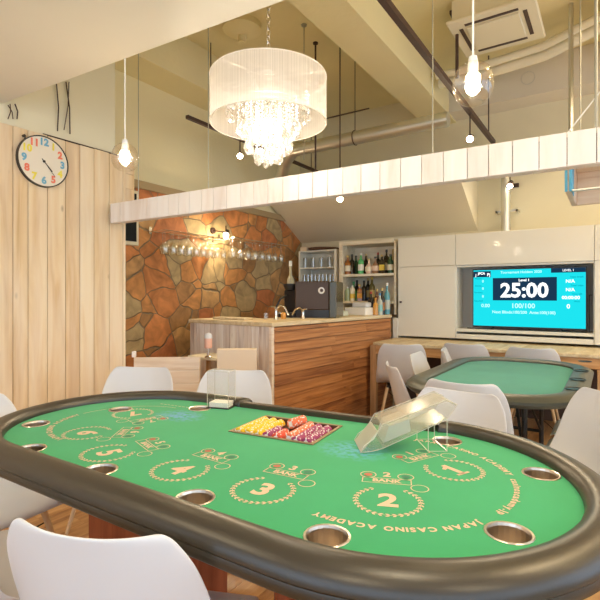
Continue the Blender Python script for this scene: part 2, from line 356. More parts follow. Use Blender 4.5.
# left plank wall (boards stand upright), up to z 2.27
b = MB(); y = YF; i = 0
y = 2.2
while y > YF:
    w = random.choice([0.088, 0.1, 0.105, 0.112, 0.12]); b.bbox(XW-0.02, XW, y-w+0.0018, y-0.0018, 0.0, 2.27+(random.random()-.5)*0.004, 0.002); y -= w
struct(b.build('wall_left', M_plankwall))
b = MB(); b.box(XW-0.12, XW-0.05, YF, 2.17, 2.262, ZC)
struct(b.build('wall_left_plaster', M_whitewall))
b = MB(); b.box(XW-0.09, XW-0.021, YF, 2.18, 0, 2.262); struct(b.build('wall_left_backing', mat('dark_backing', (.16, .10, .06), .8)))
b = MB(); b.bbox(XW-0.10, XW+0.004, 2.2, 2.222, 0, 2.265, 0.003)
for k in range(3): b.bbox(XW-0.10, XW+0.002, 2.223, 2.30, 1.935+k*0.11, 2.043+k*0.11, 0.003)
struct(b.build('trim_1', M_plankwall))
b = MB(); b.tube([(XW-0.01, 1.62, 2.275), (XW-0.01, 2.16, 2.275)], 0.006, 6)
struct(b.build('trim_2', M_track))
# stone wall and plaster above it
b = MB(); b.box(XS-0.12, XS, 1.9, YB, 0, 2.29)
struct(b.build('wall_stone', M_stone))
b = MB(); b.box(XS-0.12, XS-0.03, 1.9, YB, 2.29, ZC)
b.box(XS-0.12, XW-0.12, 1.8, 1.9, 0, ZC)
struct(b.build('wall_stone_upper', M_plaster))
b = MB(); b.box(XS-0.03, XS+0.035, 1.9, YB-0.42, 2.24, 2.31)
struct(b.build('trim_3', mat('trim_brown', (0.42, 0.31, 0.17), 0.7)))
b = MB(); b.box(XS-0.1, XR, YB, YB+0.1, 0, ZC)
struct(b.build('wall_back', M_greywall))
# right wall and front wall with big shop windows (behind and beside the camera)
b = MB(); b.box(XR, XR+0.1, YF, YB+0.1, 0, 0.35); b.box(XR, XR+0.1, YF, YB+0.1, 2.7, ZC)
for yy in (YF, -0.9, 0.9, 2.7, 4.3, YB-0.1): b.box(XR, XR+0.1, yy, yy+0.2, 0.35, 2.7)
struct(b.build('wall_right', M_plaster))
b = MB(); b.box(XS, XR+0.1, YF-0.1, YF, 0, 0.35); b.box(XS, XR+0.1, YF-0.1, YF, 2.7, ZC)
for xx in (XS, -2.0, -0.3, 1.4, XR-0.1): b.box(xx, xx+0.2, YF-0.1, YF, 0.35, 2.7)
struct(b.build('wall_front', M_plaster))
k = 1
for a0, a1 in ((YF+.2, -.9), (-.7, .9), (1.1, 2.7), (2.9, 4.3), (4.5, YB-.1)):
    b = MB()
    for (p, q, u, v) in ((a0, a1, .35, .39), (a0, a1, 2.66, 2.7), (a0, a0+.04, .39, 2.66), (a1-.04, a1, .39, 2.66)): b.box(XR+.03, XR+.07, p, q, u, v)
    struct(b.build('window_%d' % k, M_black)); k += 1
for a0, a1 in ((XS+.2, -2.0), (-1.8, -.3), (-.1, 1.4), (1.6, XR-.1)):
    b = MB()
    for (p, q, u, v) in ((a0, a1, .35, .39), (a0, a1, 2.66, 2.7), (a0, a0+.04, .39, 2.66), (a1-.04, a1, .39, 2.66)): b.box(p, q, YF-.07, YF-.03, u, v)
    struct(b.build('window_%d' % k, M_black)); k += 1
# ceiling with its beams running away from the camera
b = MB(); b.box(XS-0.15, XR+0.1, YF-0.1, YB+0.1, ZC, ZC+0.1)
b.box(XS-0.1, -3.31, 1.8, YB, 3.26, ZC)
b.box(-1.84, -1.51, 1.4, YB, 3.26, ZC)
b.box(0.3, 0.65, 1.4, YB, 3.26, ZC)
struct(b.build('ceiling', M_ceil))
b = MB(); b.box(-1.51, 0.3, 5.3, 5.6, 3.28, ZC); b.box(-1.51, 0.3, 2.65, 2.73, 3.52, ZC)
struct(b.build('ceiling_beam', mat('beam_pale', (0.72, 0.66, 0.56), 0.75, var=0.06, vscale=2)))
# low ceiling slab over the camera (loft underside): edge runs along the beam's direction
b = MB()
e0 = Vector((XW-.05, 1.395)); e1 = Vector((-1.06, 1.51)); dd = (e1-e0)
far = e0+dd*((XR-e0.x)/dd.x)
b.prism([(e0.x, YF), (XR, YF), (XR, far.y), (e0.x, e0.y)], 2.40, 2.62)
struct(b.build('ceiling_loft', M_soffit))
# sloping underside over the bar
b = MB()
prof = [(5.6, 1.99), (5.6, 2.54), (4.75, 2.54), (4.75, 2.48)]
vs = [(XS, p[0], p[1]) for p in prof]+[(-1.27, p[0], p[1]) for p in prof]
b.add(vs, [(0, 1, 2, 3), (7, 6, 5, 4), (0, 4, 5, 1), (1, 5, 6, 2), (2, 6, 7, 3), (3, 7, 4, 0)])
struct(b.build('ceiling_sloped', mat('slope_paint', (0.82, 0.74, 0.56), 0.55, var=0.04, vscale=1)))

# ================================================================== WALL CLOCK
ck = onX(42, 162, XW+0.001)
R_ = 0.157
clock = thing('wall_clock', 'round white wall clock with multicoloured numerals and thin dark rim', 'clock', (ck.x, ck.y, ck.z), 0)
TC = Matrix(((0, 0, 1), (1, 0, 0), (0, 1, 0))).to_4x4()     # local (x right along +Y, y up, z out of wall)
MB().lathe([(0, 0.002), (R_-0.004, 0.002), (R_-0.004, 0.022), (0, 0.022)], n=48, T=TC).build('clock_face', mat('clock_white', (0.80, 0.75, 0.66), 0.5), clock)
MB().lathe([(R_-0.004, 0.001), (R_+0.0025, 0.001), (R_+0.0025, 0.026), (R_-0.002, 0.026), (R_-0.004, 0.022)], n=48, T=TC).build('clock_rim', M_black, clock, smooth=1)
cc = {'r': mat('numeral_red', (0.85, 0.22, 0.14), .6), 'b': mat('numeral_blue', (0.16, 0.42, 0.62), .6), 'y': mat('numeral_yellow', (0.86, 0.76, 0.10), .6)}
order = {12: 'b', 1: 'y', 2: 'r', 3: 'b', 4: 'y', 5: 'r', 6: 'b', 7: 'y', 8: 'r', 9: 'b', 10: 'y', 11: 'r'}
for h, c in order.items():
    vs, fs = text_geo(str(h), 0.060, 0.003)
    a = pi/2-h*pi/6
    b = MB(); b.add([TC @ (v+Vector((cos(a)*0.120, sin(a)*0.120, 0.0235))) for v in vs], fs); b.build('numeral', cc[c], clock)
b = MB()
for a, L, w in ((radians(-50), 0.105, 0.004), (radians(-46), 0.075, 0.006)):
    d = Vector((cos(a), sin(a), 0)); s_ = Vector((-sin(a), cos(a), 0))*w/2
    z = Vector((0, 0, 0.026)); b.add([TC @ (z-d*0.02-s_), TC @ (z+d*L-s_), TC @ (z+d*L+s_), TC @ (z-d*0.02+s_)], [(0, 1, 2, 3)])
b.lathe([(0, 0.031), (0.007, 0.031), (0.007, 0.022)], n=12, T=TC)
b.build('clock_hands', M_black, clock)
# small wall hook beside the clock
h = onX(23, 136, XW)
b = MB(); b.cyl((XW+.0005, h.y, h.z), (XW+0.02, h.y, h.z), 0.008); b.tube([(XW+.018, h.y, h.z), (XW+.025, h.y, h.z-.015), (XW+.02, h.y, h.z-.02)], 0.004)
tag(b.build('wall_hook', M_black), 'small black hook on the plank wall above the clock', 'hook')
# loose cables on the upper left wall
b = MB()
for (x0, y0, x1, y1, w) in ((56.5, 84, 57.5, 131, .004), (64, 130, 69, 82, .003), (66, 82, 70, 134, .004), (8, 105, 13, 119, .003), (15, 104, 17, 119, .004), (10, 104, 8, 119, .003)):
    p = onX(x0, y0, XW-.035); q = onX(x1, y1, XW-.035)
    b.tube([p, p.lerp(q, .5)+Vector((.008, .006, 0)), q], w, 6)
tag(b.build('wall_cables', M_track), 'bunch of thin dark cables hanging above the plank wall', 'cable', kind='stuff')

# ================================================================== HANGING PLANK BEAM
p0 = Vector((-2.965, 2.07)); p1 = Vector((-0.037, 2.165)); ax = (p1-p0).normalized(); ang = math.atan2(ax.y, ax.x)
vb = thing('hanging_fascia', 'long whitewashed plank fascia hung on wires across the room', 'hanging beam', (p0.x, p0.y, 1.765), ang)
L = 3.9; x = 0
b = MB(); first = True
ws = [0.11, 0.27]
while x < L:
    w = ws.pop(0) if ws else random.choice([0.088, 0.095, 0.1, 0.1, 0.104])
    b.bbox(x+0.0014, x+w-0.0014, 0, 0.014, 0, 0.137, 0.0018); x += w
x = 0
while x < L:
    w = random.choice([0.088, 0.095, 0.1, 0.1, 0.104]); b.bbox(x+0.001, x+w-0.001, 0.014, 0.058, -0.001, 0.012, 0.0015); x += w
b.build('planks', M_beam, vb)
b = MB(); b.box(0, L, 0.015, 0.057, 0.013, 0.12); b.build('core_batten', MATS['dark_backing'], vb)
for (x_, y_, top) in ((141, 200, 0), (208.5, 188, 0), (430, 153, 0)):
    r = (x_-300)/FPX; k_ = FW+RT*r; d = 2.13/k_.y; X = k_.x*d
    lx = (Vector((X, 2.13))-p0).dot(ax)
    MB().tube([(lx, 0.03, 0.12), (lx, 0.03, ZC-1.765)], 0.0028, 6).build('suspension_wire', M_cable, vb)
MB().tube([(2.915, 0.03, 0.12), (2.915, 0.03, ZC-1.765)], 0.006, 8).build('suspension_rod', M_cable, vb)
MB().tube([(2.80, 0.03, 0.12), (2.99, 0.03, 0.36), (3.1, 0.03, 0.5)], 0.003, 6).build('suspension_wire', M_cord, vb)

# ================================================================== LAMPS
def add_light(name, kind, loc, energy, col=(1, .78, .50), size=0.05, rot=None, spot=None, parent=None):
    l = bpy.data.lights.new(name, kind); l.energy = energy; l.color = col
    if kind in ('POINT', 'SPOT'): l.shadow_soft_size = size
    if spot: l.spot_size = radians(spot); l.spot_blend = 0.6
    o = bpy.data.objects.new(name, l); COL.objects.link(o); o.location = loc
    if rot: o.rotation_euler = rot
    if parent: o.parent = parent
    return o
def pendant(X, Y, Z, label, en=6):
    t = thing('pendant_light', label, 'pendant light', (X, Y, Z))
    prof = [(0.018, 0.062), (0.034, 0.057), (0.05, 0.043), (0.06, 0.02), (0.0635, -0.005), (0.06, -0.03), (0.05, -0.05), (0.036, -0.062), (0.028, -0.064)]
    MB().lathe(prof, n=32).build('glass_globe', M_globe, t, smooth=2)
    MB().lathe([(0, -0.038), (0.010, -0.036), (0.02, -0.026), (0.024, -0.012), (0.02, 0.004), (0.012, 0.018), (0.008, 0.024), (0, .025)], n=20).build('bulb', M_bulb, t, smooth=2)
    MB().lathe([(0, 0.085), (0.012, 0.083), (0.016, 0.06), (0.016, 0.03), (0.009, 0.026), (0, 0.024)], n=16).build('lamp_holder', M_white, t, smooth=1)
    MB().tube([(0, 0, 0.084), (0, 0, ZC-Z-0.02)], 0.0032, 8).build('cord', M_cord, t)
    MB().lathe([(0, 0), (0.05, 0), (0.045, -0.022), (0, -0.025)], n=24, o=(0, 0, ZC-Z)).build('ceiling_rose', M_white, t, smooth=1)
    add_light('pendant_bulb_light', 'POINT', (0, 0, -0.005), en, size=0.03, parent=t)
    return t
def at_d(x, y, d):
    r = (x-300)/FPX; q = (FW+RT*r)*d; return Vector((q.x, q.y, CH+(HY-y)*d/FPX))
q = at_d(125, 157, 2.3); pendant(q.x, q.y, q.z, 'clear glass globe pendant on white cord beside the plank wall')
q = at_d(473, 83, 1.5); pendant(q.x, q.y, q.z, 'clear glass globe pendant hanging above the poker table, right of the chandelier')

for X_, Y_, w_ in ((1.0, 1.62, 'over the unseen right half of the room, nearest the fascia'), (2.2, 1.66, 'close to the side windows'), (1.1, 3.6, 'over the right half of the room, nearest the back wall'), (.9, 2.5, 'high over the room between the fascia and the back wall')):  # extra pendants out of view, added to brighten the ceiling and far end
    pendant(X_, Y_, 1.92 if Y_ < 2 else 2.75, 'added fill-light globe pendant '+w_, 9 if Y_ < 2 else 45)
q = at_d(268.5, 100, 2.15)
ch = thing('chandelier', 'round white string drum chandelier with glowing crystal drops', 'chandelier', (q.x, q.y, 0))
RD = 0.262; z0, z1 = 2.03, 2.235
MB().lathe([(RD, z0), (RD, z1)], n=96).build('drum_shade', M_shade, ch, smooth=2)
b = MB()
for z in (z0, z1): b.tube([(RD*cos(a*pi/32), RD*sin(a*pi/32), z) for a in range(64)], 0.0022, 6, closed=True)
for k in range(3):
    a = k*2*pi/3+.3; b.cyl((0, 0, z1), (RD*cos(a), RD*sin(a), z1), 0.0025, n=6)
b.build('shade_hoops', mat('hoop', (.85, .78, .68), .5), ch, smooth=1)
b = MB(); b.cyl((0, 0, 2.02), (0, 0, z1+.07), 0.006); b.lathe([(0, 2.18), (0.09, 2.18), (0.10, 2.17), (0.09, 2.16), (0, 2.16)], n=32)
b.lathe([(0, z1+.07), (.02, z1+.07), (.03, z1+.03), (0.012, z1), (0, z1)], n=16)
for r_ in (0.085, 0.135, 0.185):
    b.tube([(r_*cos(a*pi/16), r_*sin(a*pi/16), 2.10 if r_ > .1 else 2.16) for a in range(32)], 0.003, 6, closed=True)
b.build('frame', M_steel, ch, smooth=1)
b = MB()
z = z1+.07; k = 0
while z < ZC-.03:
    T = Matrix.Translation((0, 0, z+0.016)) @ Matrix.Rotation(k*pi/2, 4, 'Z')
    b.tube([T @ Vector((0.009*cos(a), 0, 0.018*sin(a))) for a in [j*pi/5 for j in range(10)]], 0.0022, 5, closed=True); z += 0.03; k += 1
b.build('chain', M_steel, ch)
MB().lathe([(0, ZC-.03), (0.05, ZC-.028), (0.06, ZC), (0, ZC)], n=24).build('ceiling_rose', M_steel, ch, smooth=1)
dropm = MB(); dropm.lathe([(0, 0.0), (0.0035, -0.006), (0.009, -0.022), (0.0105, -0.032), (0.007, -0.042), (0, -0.046)], n=6)
bead = None
def drop(x, y, z, s=1.0):
    global bead
    if bead is None:
        bead = dropm.build('crystal_drop', M_crystal, ch)
        o = bead
    else:
        o = bead.copy(); COL.objects.link(o); o.parent = ch
    o.location = (x, y, z); o.scale = (s, s, s); o.rotation_euler.z = random.random()*3
for r_, n_, zt, s in ((0.185, 30, 2.095, 1.0), (0.135, 26, 2.03, 1.15), (0.10, 22, 1.955, 1.25), (0.055, 16, 1.915, 1.3), (0.015, 4, 1.90, 1.3)):
    for i in range(n_):
        a = 2*pi*i/n_; drop(r_*cos(a), r_*sin(a), zt+random.uniform(-.012, .012), s)
b = MB()       # strings of little beads above the drops
for r_, n_, za, zb in ((0.185, 30, 2.10, 2.16), (0.135, 26, 2.04, 2.18), (0.10, 22, 1.965, 2.17), (0.055, 16, 1.925, 2.17)):
    for i in range(n_):
        a = 2*pi*i/n_; z = za
        while z < zb: b.lathe([(0, .006), (.006, 0), (0, -.006)], o=(r_*cos(a), r_*sin(a), z), n=5); z += 0.016
tag(b.build('bead_strings', M_crystal, ch), kind='stuff')
for i in range(5):
    a = 2*pi*i/5; MB().lathe([(0, 0.03), (0.010, 0.022), (0.013, 0.006), (0.010, -0.012), (0, -.02)], n=14, o=(0.055*cos(a), 0.055*sin(a), 1.99)).build('bulb', M_bulb, ch, smooth=2)
add_light('chandelier_light', 'POINT', (0, 0, 1.99), 7, col=(1, .88, .74), size=0.07, parent=ch)

# track lights
def spot_head(parent, X, Y, Z, tgt, e=12, ztop=None):
    b = MB(); d = (Vector(tgt)-Vector((X, Y, Z))).normalized(); c = Vector((X, Y, Z))
    b.cyl(c-d*0.09, c, 0.026, 0.032, 16); b.cyl((X, Y, Z+0.0), (X, Y, (ztop or Z+.1)), 0.006)
    o = b.build('spot_head', M_track, parent, smooth=1)
    g = MB(); g.cyl(c+d*0.0005, c+d*0.006, 0.026, n=16); g.build('spot_bulb', M_spotglow, o)
    rot = d.to_track_quat('-Z', 'Y').to_euler()
    add_light('track_spot_light', 'SPOT', c+d*0.012, e, size=0.03, rot=rot, spot=110)
tr = thing('track_light', 'black ceiling track with spotlight behind the chandelier', 'track light', (0, 0, 0))
b = MB(); b.box(-3.20, -3.165, 3.0, 5.25, 2.84, 2.87)
for yy in (3.3, 5.1): b.cyl((-3.18, yy, 2.87), (-3.18, yy, ZC), 0.005)
b.build('track_rail', M_track, tr)
q = onX(240, 156, -3.18); spot_head(tr, q.x, q.y, q.z, (-1.2, 1.2, 1.0), 25, 2.84)
tr = thing('track_light', 'long black ceiling track with spotlight near the hanging pipe, right of the chandelier', 'track light', (0, 0, 0))
q1 = onz(382, 0, 2.83); q2 = onz(492, 145, 2.83)
b = MB(); b.box(-1.05, -1.012, 1.7, 5.25, 2.83, 2.87)
for yy in (2.3, 5.0): b.cyl((-1.03, yy, 2.87), (-1.03, yy, 3.28 if yy > 5.2 else ZC), 0.006)
b.build('track_rail', M_track, tr)
q = onX(470, 139, -1.03); spot_head(tr, -1.03, min(q.y, 5.2), q.z, (-0.5, 1.2, 1.0), 25, 2.83)
wl = thing('wall_spotlight', 'small lit spotlight on the back wall above the television cabinet', 'spotlight', (0, 0, 0))
q = onY(510, 186, 5.35)
b = MB(); b.box(q.x-.05, q.x+.05, YB-.03, YB-.001, q.z+.03, q.z+.07); b.cyl((q.x, YB-.02, q.z+.05), (q.x, 5.35, q.z+.03), 0.006); b.build('bracket', M_track, wl)
spot_head(wl, q.x, 5.35, q.z, (q.x+.1, 3.2, 0.8), 18)
wl = thing('bar_spotlight', 'bright black spotlight on the stone wall between the two glass racks', 'spotlight', (0, 0, 0))
q = onX(226, 235, -3.45)
b = MB(); b.cyl((XS+.001, q.y, q.z+.06), (XS+.02, q.y, q.z+.06), 0.035, n=20); b.cyl((XS+.02, q.y, q.z+.06), (q.x, q.y, q.z+.03), 0.006); b.build('bracket', M_track, wl)
spot_head(wl, q.x, q.y, q.z, (-2.7, 2.6, 1.0), 14)
add_light('bar_spot_fill', 'POINT', (q.x, q.y, q.z-.03), 9, size=0.03)
q = at_d(340, 199, 4.3)
wl = thing('soffit_spotlight', 'tiny lit spotlight hanging over the bar under the plank fascia', 'spotlight', (0, 0, 0))
spot_head(wl, q.x, q.y, q.z, (-1.0, 1.8, 0.9), 14, ZC)
a_, c_, d_ = at_d(451, 13, 4.0), at_d(457, 25, 4.0), at_d(457, 78, 4.0)
b = MB(); b.tube([(a_.x, a_.y, ZC), a_, c_, d_], .014, 8); tag(b.build('black_conduit', M_track), 'short black conduit dropping from the ceiling behind the right pendant', 'conduit')
# ceiling smoke detector and pole near chandelier
q = onz(242, 28, 3.62)
b = MB(); b.lathe([(0, 0), (.17, 0), (.17, -.05), (.06, -.10), (0, -.10)], n=24, o=(q.x, q.y, ZC)); b.lathe([(0, -.10), (.035, -.10), (.035, -.16), (0, -.16)], n=12, o=(q.x, q.y, ZC))
tag(b.build('ceiling_fan_mount', M_ceil), 'round boss on the ceiling just above the chandelier', 'ceiling fitting')
def rod(x, ytop, d, ybot, r=.004, label='', cat='ceiling rod', m=None, cup=True):
    a = at_d(x, ytop, d); c = at_d(x, ybot, d)
    b = MB(); b.cyl(c, (a.x, a.y, ZC), r, n=8)
    if cup: b.cyl((a.x, a.y, ZC-.012), (a.x, a.y, ZC-.0005), 0.025, n=14)
    return tag(b.build('threaded_rod', m or M_cable), label, cat)
rod(304, 25, 4.2, 160, label='thin threaded rod dropping from the ceiling behind the chandelier drum')
rod(315.5, 90, 4.5, 172, .009, 'dark steel pole dropping to the pipe beside the chandelier crystals', m=M_track)
rod(571, 5, 3.9, 133, .018, 'thick grey conduit dropping from ceiling behind the fascia on the right', m=M_galv, cup=False)

# spiral duct
A = at_d(318, 148, 5.3); B_ = Vector((-0.9, 0, 0))
zd = 2.66; yd = 4.35
dm, n, l = nmat('spiral_duct'); bb = n['Principled BSDF']; bb.inputs['Metallic'].default_value = .9; bb.inputs['Roughness'].default_value = .38; bb.inputs['Base Color'].default_value = (.66, .66, .60, 1)
du = thing('spiral_duct', 'horizontal galvanised spiral pipe running under the ceiling over the bar', 'duct', (0, 0, 0))
def duct(pts, r, parent, seg=0.05):
    P = [Vector(p) for p in pts]; path = []; rr = []
    for a, c in zip(P[:-1], P[1:]):
        k = max(2, int((c-a).length/seg*2))
        for i in range(k): path.append(a.lerp(c, i/k)); rr.append(r*(1.0 if i % 2 else 1.09))
    path.append(P[-1]); rr.append(r)
    return MB().tube(path, rr, 20).build('pipe', dm, parent, smooth=1)
xa = at_d(305, 147, 5.1)
pa = onY(335, 142, 4.2); pb = onY(450, 121.5, 4.2)
zz = pa.z
duct([(-3.3, 4.55, zz-.25), (-3.05, 4.35, zz-.06), (-2.85, 4.2, zz), (-1.2, 4.2, zz)], 0.062, du)
b = MB()
for x_ in (355,):
    q = onY(x_, 139, 4.2)
    b.cyl((q.x, 4.2, zz+.06), (q.x, 4.2, ZC), 0.004); b.tube([(q.x, 4.2+.069*cos(a*pi/8), zz+.069*sin(a*pi/8)) for a in range(16)], 0.005, 6, closed=True)
q = onY(358, 111, 4.2); b.cyl((q.x-.35, 4.2, q.z), (q.x+.12, 4.2, q.z), 0.007)
b.build('hanger', M_track, du)
du = thing('vertical_duct', 'short upright galvanised pipe rising behind the white cabinets', 'duct', (0, 0, 0))
q = onY(505, 230, 5.38)
duct([(q.x, 5.42, 1.90), (q.x, 5.42, 2.55)], 0.045, du)
b = MB(); b.box(q.x-.11, q.x+.11, 5.46, 5.475, 2.15, 2.17); b.box(q.x-.11, q.x-.09, 5.46, YB, 2.15, 2.17); b.box(q.x+.09, q.x+.11, 5.46, YB, 2.15, 2.17); b.build('bracket', M_galv, du)

# ceiling cassette and lagged pipes
c0 = onz(480, 32, 3.45); c1 = onz(528, 14, 3.45); c2 = onz(540, 46, 3.45)
ac = thing('ceiling_air_conditioner', 'square cassette air conditioner set in the ceiling at top right', 'air conditioner', (-0.80, 4.20, 0))
b = MB(); b.bbox(-.33, .33, -.33, .33, 3.45, 3.48, .01); b.box(-.29, .29, -.29, .29, 3.48, ZC-.001); b.build('panel', M_ac, ac)
b = MB(); b.bbox(-.20, .20, -.20, .20, 3.435, 3.4495, .006); b.build('grille', M_ac, ac)
b = MB()
for a in range(4):
    T = Matrix.Rotation(a*pi/2, 4, 'Z'); b.box(-.20, .20, .225, .255, 3.446, 3.4495, T=T)
b.build('air_slot', M_track, ac)
b = MB()
for k, (yy, zz_, r_) in enumerate(((4.66, 3.42, .035), (4.76, 3.38, .045), (4.90, 3.44, .03))):
    b.tube([(-1.45, yy, zz_), (-1.0, yy-.02, zz_-.02), (-.5, yy-.03, zz_+.01), (-.1, yy-.12, zz_+.08), (.28, yy-.2, zz_+.12)], r_, 10)
tag(b.build('refrigerant_pipes', M_ac, smooth=1), 'lagged pipes sagging under the ceiling behind the air conditioner', 'pipe', kind='stuff')
# duct ports, hatch
b = MB(); q = onY(528, 78, 5.299)
b.lathe([(.06, 0), (.066, -.003), (.066, .003)], o=q, n=32, T=Matrix.Rotation(pi/2, 4, 'X')); 
tag(b.build('ceiling_vent_plate', M_grey), 'round blanking plate on the pale ceiling beam', 'cover plate')
# wooden box with blue tape hanging behind beam at right
wb = thing('wooden_frame_box', 'pale wooden box frame with blue tape hanging behind the fascia at far right', 'wooden frame', (0, 0, 0))
q0 = onY(565, 192, 2.95); 
x0 = q0.x; zb = q0.z; HB_ = .24
b = MB(); b.bbox(x0, x0+.03, 2.95, 3.45, zb, zb+HB_, .004); b.bbox(x0+.03, x0+.8, 3.42, 3.45, zb, zb+HB_, .004); b.bbox(x0+.03, x0+.8, 2.95, 3.42, zb+HB_-.04, zb+HB_, .004); b.bbox(x0+.77, x0+.8, 2.95, 3.42, zb, zb+HB_-.04, .004)
b.build('frame', M_partition, wb)
b = MB(); b.box(x0-.001, x0+.012, 2.944, 2.9495, zb, zb+HB_); b.box(x0+.02, x0+.031, 2.944, 2.9495, zb+.0, zb+HB_); b.box(x0+.0305, x0+.034, 2.95, 3.1, zb, zb+HB_-.04); b.build('blue_tape', M_sky, wb)
b = MB(); b.bbox(x0+.03, x0+.77, 2.95, 2.97, zb, zb+.012, .002); b.build('rail', M_galv, wb)
b = MB(); b.cyl((x0+.06, 3.2, zb+HB_), (x0+.06, 3.2, ZC), .004); b.cyl((x0+.7, 3.2, zb+HB_), (x0+.7, 3.2, ZC), .004); b.build('hanging_wire', M_cable, wb)

# ================================================================== BAR
bc = Vector((-2.25, 3.02)); bang = math.atan2(5.12-3.02, -2.10+2.25)   # direction of the side
brot = bang-pi/2
BL = 2.07; BW = 0.99; ZT = 1.04
bar = thing('bar_counter', 'wooden bar counter with whitewashed front and brown plank side', 'bar counter', (bc.x, bc.y, 0), brot)
# local: x=0 side face, x negative to left; y=0 front face, y positive back
b = MB(); b.bbox(-BW-.01, 0.012, -0.012, .5, ZT-.035, ZT, .004); b.bbox(-.52, 0.012, .5, BL, ZT-.035, ZT, .004); b.build('countertop', M_top, bar)
b = MB(); b.box(-BW+.01, -.02, .012, .03, 0, ZT-.036)
x = -BW
while x < -0.045: w = min(random.choice([.078, .085, .09]), -.03-x); b.bbox(x+.001, x+w-.001, 0, .012, 0, ZT-.036, .0015); x += w
b.build('front_boards', M_barfront, bar)
b = MB(); b.bbox(-.03, 0, -.002, .03, 0, ZT-.036, .002); b.build('corner_post', M_partition, bar)
b = MB(); b.box(-.03, -.0125, .03, BL, 0, ZT-.04); b.build('side_backing', MATS['dark_backing'], bar)
b = MB(); z = 0.0
while z < ZT-.05:
    h_ = min(.088, ZT-.037-z); y = .03
    # lapped boards
    cut = random.uniform(.7, 1.5)
    for (ya, yb_) in ((.031, cut-.001), (cut+.001, BL)):
        vs = [(-.012, ya, z), (0.008, ya, z), (-0.005, ya, z+h_-.005), (-.012, ya, z+h_-.005)]
        vs += [(v[0], yb_, v[2]) for v in vs]
        b.add(vs, [(3, 2, 1, 0), (4, 5, 6, 7), (0, 1, 5, 4), (1, 2, 6, 5), (2, 3, 7, 6), (3, 0, 4, 7)])
    z += .088
b.build('side_boards', M_barside, bar)
def barw(x, y, z): # bar local -> world
    v = Matrix.Rotation(brot, 3, 'Z') @ Vector((x, y, z)); return Vector((v.x+bc.x, v.y+bc.y, z))
# pale board lying on the bar's front corner
q = onz(231, 319.5, ZT); 
b = MB(); b.bbox(-.2, .2, -.06, .06, 0.0005, .02, .004); tag(b.build('serving_board', M_top, loc=(q.x, q.y+.02, ZT), rz=brot), 'pale wooden board lying flat on the bar front ledge', 'board')
# faucets
def faucet(q, ang, label, h=.12, reach=.13):
    t = thing('faucet', label, 'faucet', (q.x, q.y, ZT), ang)
    MB().lathe([(0, .001), (.022, .001), (.02, .012), (.014, .03), (.014, h*.6), (0, h*.6+.005)], n=16).build('body', M_steel, t, smooth=1)
    MB().tube([(0, 0, h*.5), (.015, 0, h*.8), (.04, 0, h), (reach*.7, 0, h*.85), (reach, 0, h*.3)], .009, 10).build('spout', M_steel, t, smooth=1)
    MB().tube([(0, 0, h*.6), (-.01, 0, h*.85), (-.05, 0, h*.9)], .006, 8).build('lever', M_steel, t, smooth=1)
faucet(onz(276, 319.4, ZT)+Vector((0, 0, 0)), .25, 'chrome tap leaning over the bar near its corner', .13, .12)
faucet(onz(303, 318.6, ZT), 2.9, 'chrome curved tap directly in front of the brown coffee machine', .10, .15)
q = onz(266, 319.6, ZT)
b = MB(); b.lathe([(0, .001), (.02, .001), (.024, .06), (.021, .06), (.018, .006), (0, .006)], n=16); tag(b.build('small_tumbler', M_glass, loc=q, smooth=1), 'small clear tumbler standing on the bar corner left of the taps', 'glass')
q = onz(283.5, 319, ZT)
b = MB(); b.lathe([(0, .0008), (.022, .0008), (.025, .03), (.022, .055), (.012, .062), (0, .062)], n=16); tag(b.build('amber_jar', mat('amber', (.75, .35, .06), .3), loc=q, smooth=1), 'small amber jar standing between the two taps', 'jar')
# coffee machine
q = onz(315, 317.8, ZT)
cm = thing('coffee_machine', 'boxy dark brown coffee machine with round white badge', 'coffee machine', (q.x, q.y+.1, ZT), .30)
M_cm = mat('brown_metallic', (.085, .05, .032), .4, .1)
b = MB(); b.bbox(-.22, .12, -.14, .20, .075, .352, .01); b.build('body', M_cm, cm)
b = MB(); b.box(-.215, .12, -.125, .2, .0015, .0745); b.build('base', M_blackplastic, cm)
b = MB(); b.bbox(.121, .19, -.15, .2, .0015, .348, .008); b.build('side_column', mat('olive_panel', (.10, .09, .05), .2), cm)
b = MB(); b.lathe([(.0, .0), (.032, .0), (.032, .004), (0, .004)], o=(.045, -.141, .262), n=24, T=Matrix.Rotation(pi/2, 4, 'X')); b.build('badge', M_paper, cm)
b = MB(); b.lathe([(.0, .0), (.016, .0), (.016, .002), (0, .002)], o=(.048, -.1455, .264), n=16, T=Matrix.Rotation(pi/2, 4, 'X')); b.build('badge_mark', M_cm, cm)
q = onz(286, 318.4, ZT); 
gm = thing('coffee_grinder', 'black coffee grinder beside the brown coffee machine', 'grinder', (q.x-.10, q.y+.22, ZT))
b = MB(); b.bbox(-.09, .09, -.09, .11, .001, .05, .01); b.bbox(-.075, .085, -.01, .1, .05, .27, .012); b.build('body', M_blackplastic, gm)
b = MB(); b.lathe([(0, .27), (.05, .27), (.07, .31), (.07, .33), (0, .335)], n=20); b.build('hopper', M_blackplastic, gm, smooth=1)
b = MB(); b.tube([(-.03, -.02, .22), (-.06, -.09, .18), (-.1, -.12, .08)], .01, 8); b.build('handle', M_blackplastic, gm)

# back counter under the shelves
b = MB(); b.bbox(XS+.002, -2.66, 4.98, YB-.01, ZT-.035, ZT, .004)
o = b.build('back_counter', M_top); tag(o, 'pale wooden back counter along the rear wall behind the bar', 'counter')
b = MB(); b.box(XS+.02, -2.68, 5.02, YB-.01, 0.0, ZT-.037); b.build('cabinet_body', M_barfront, o)

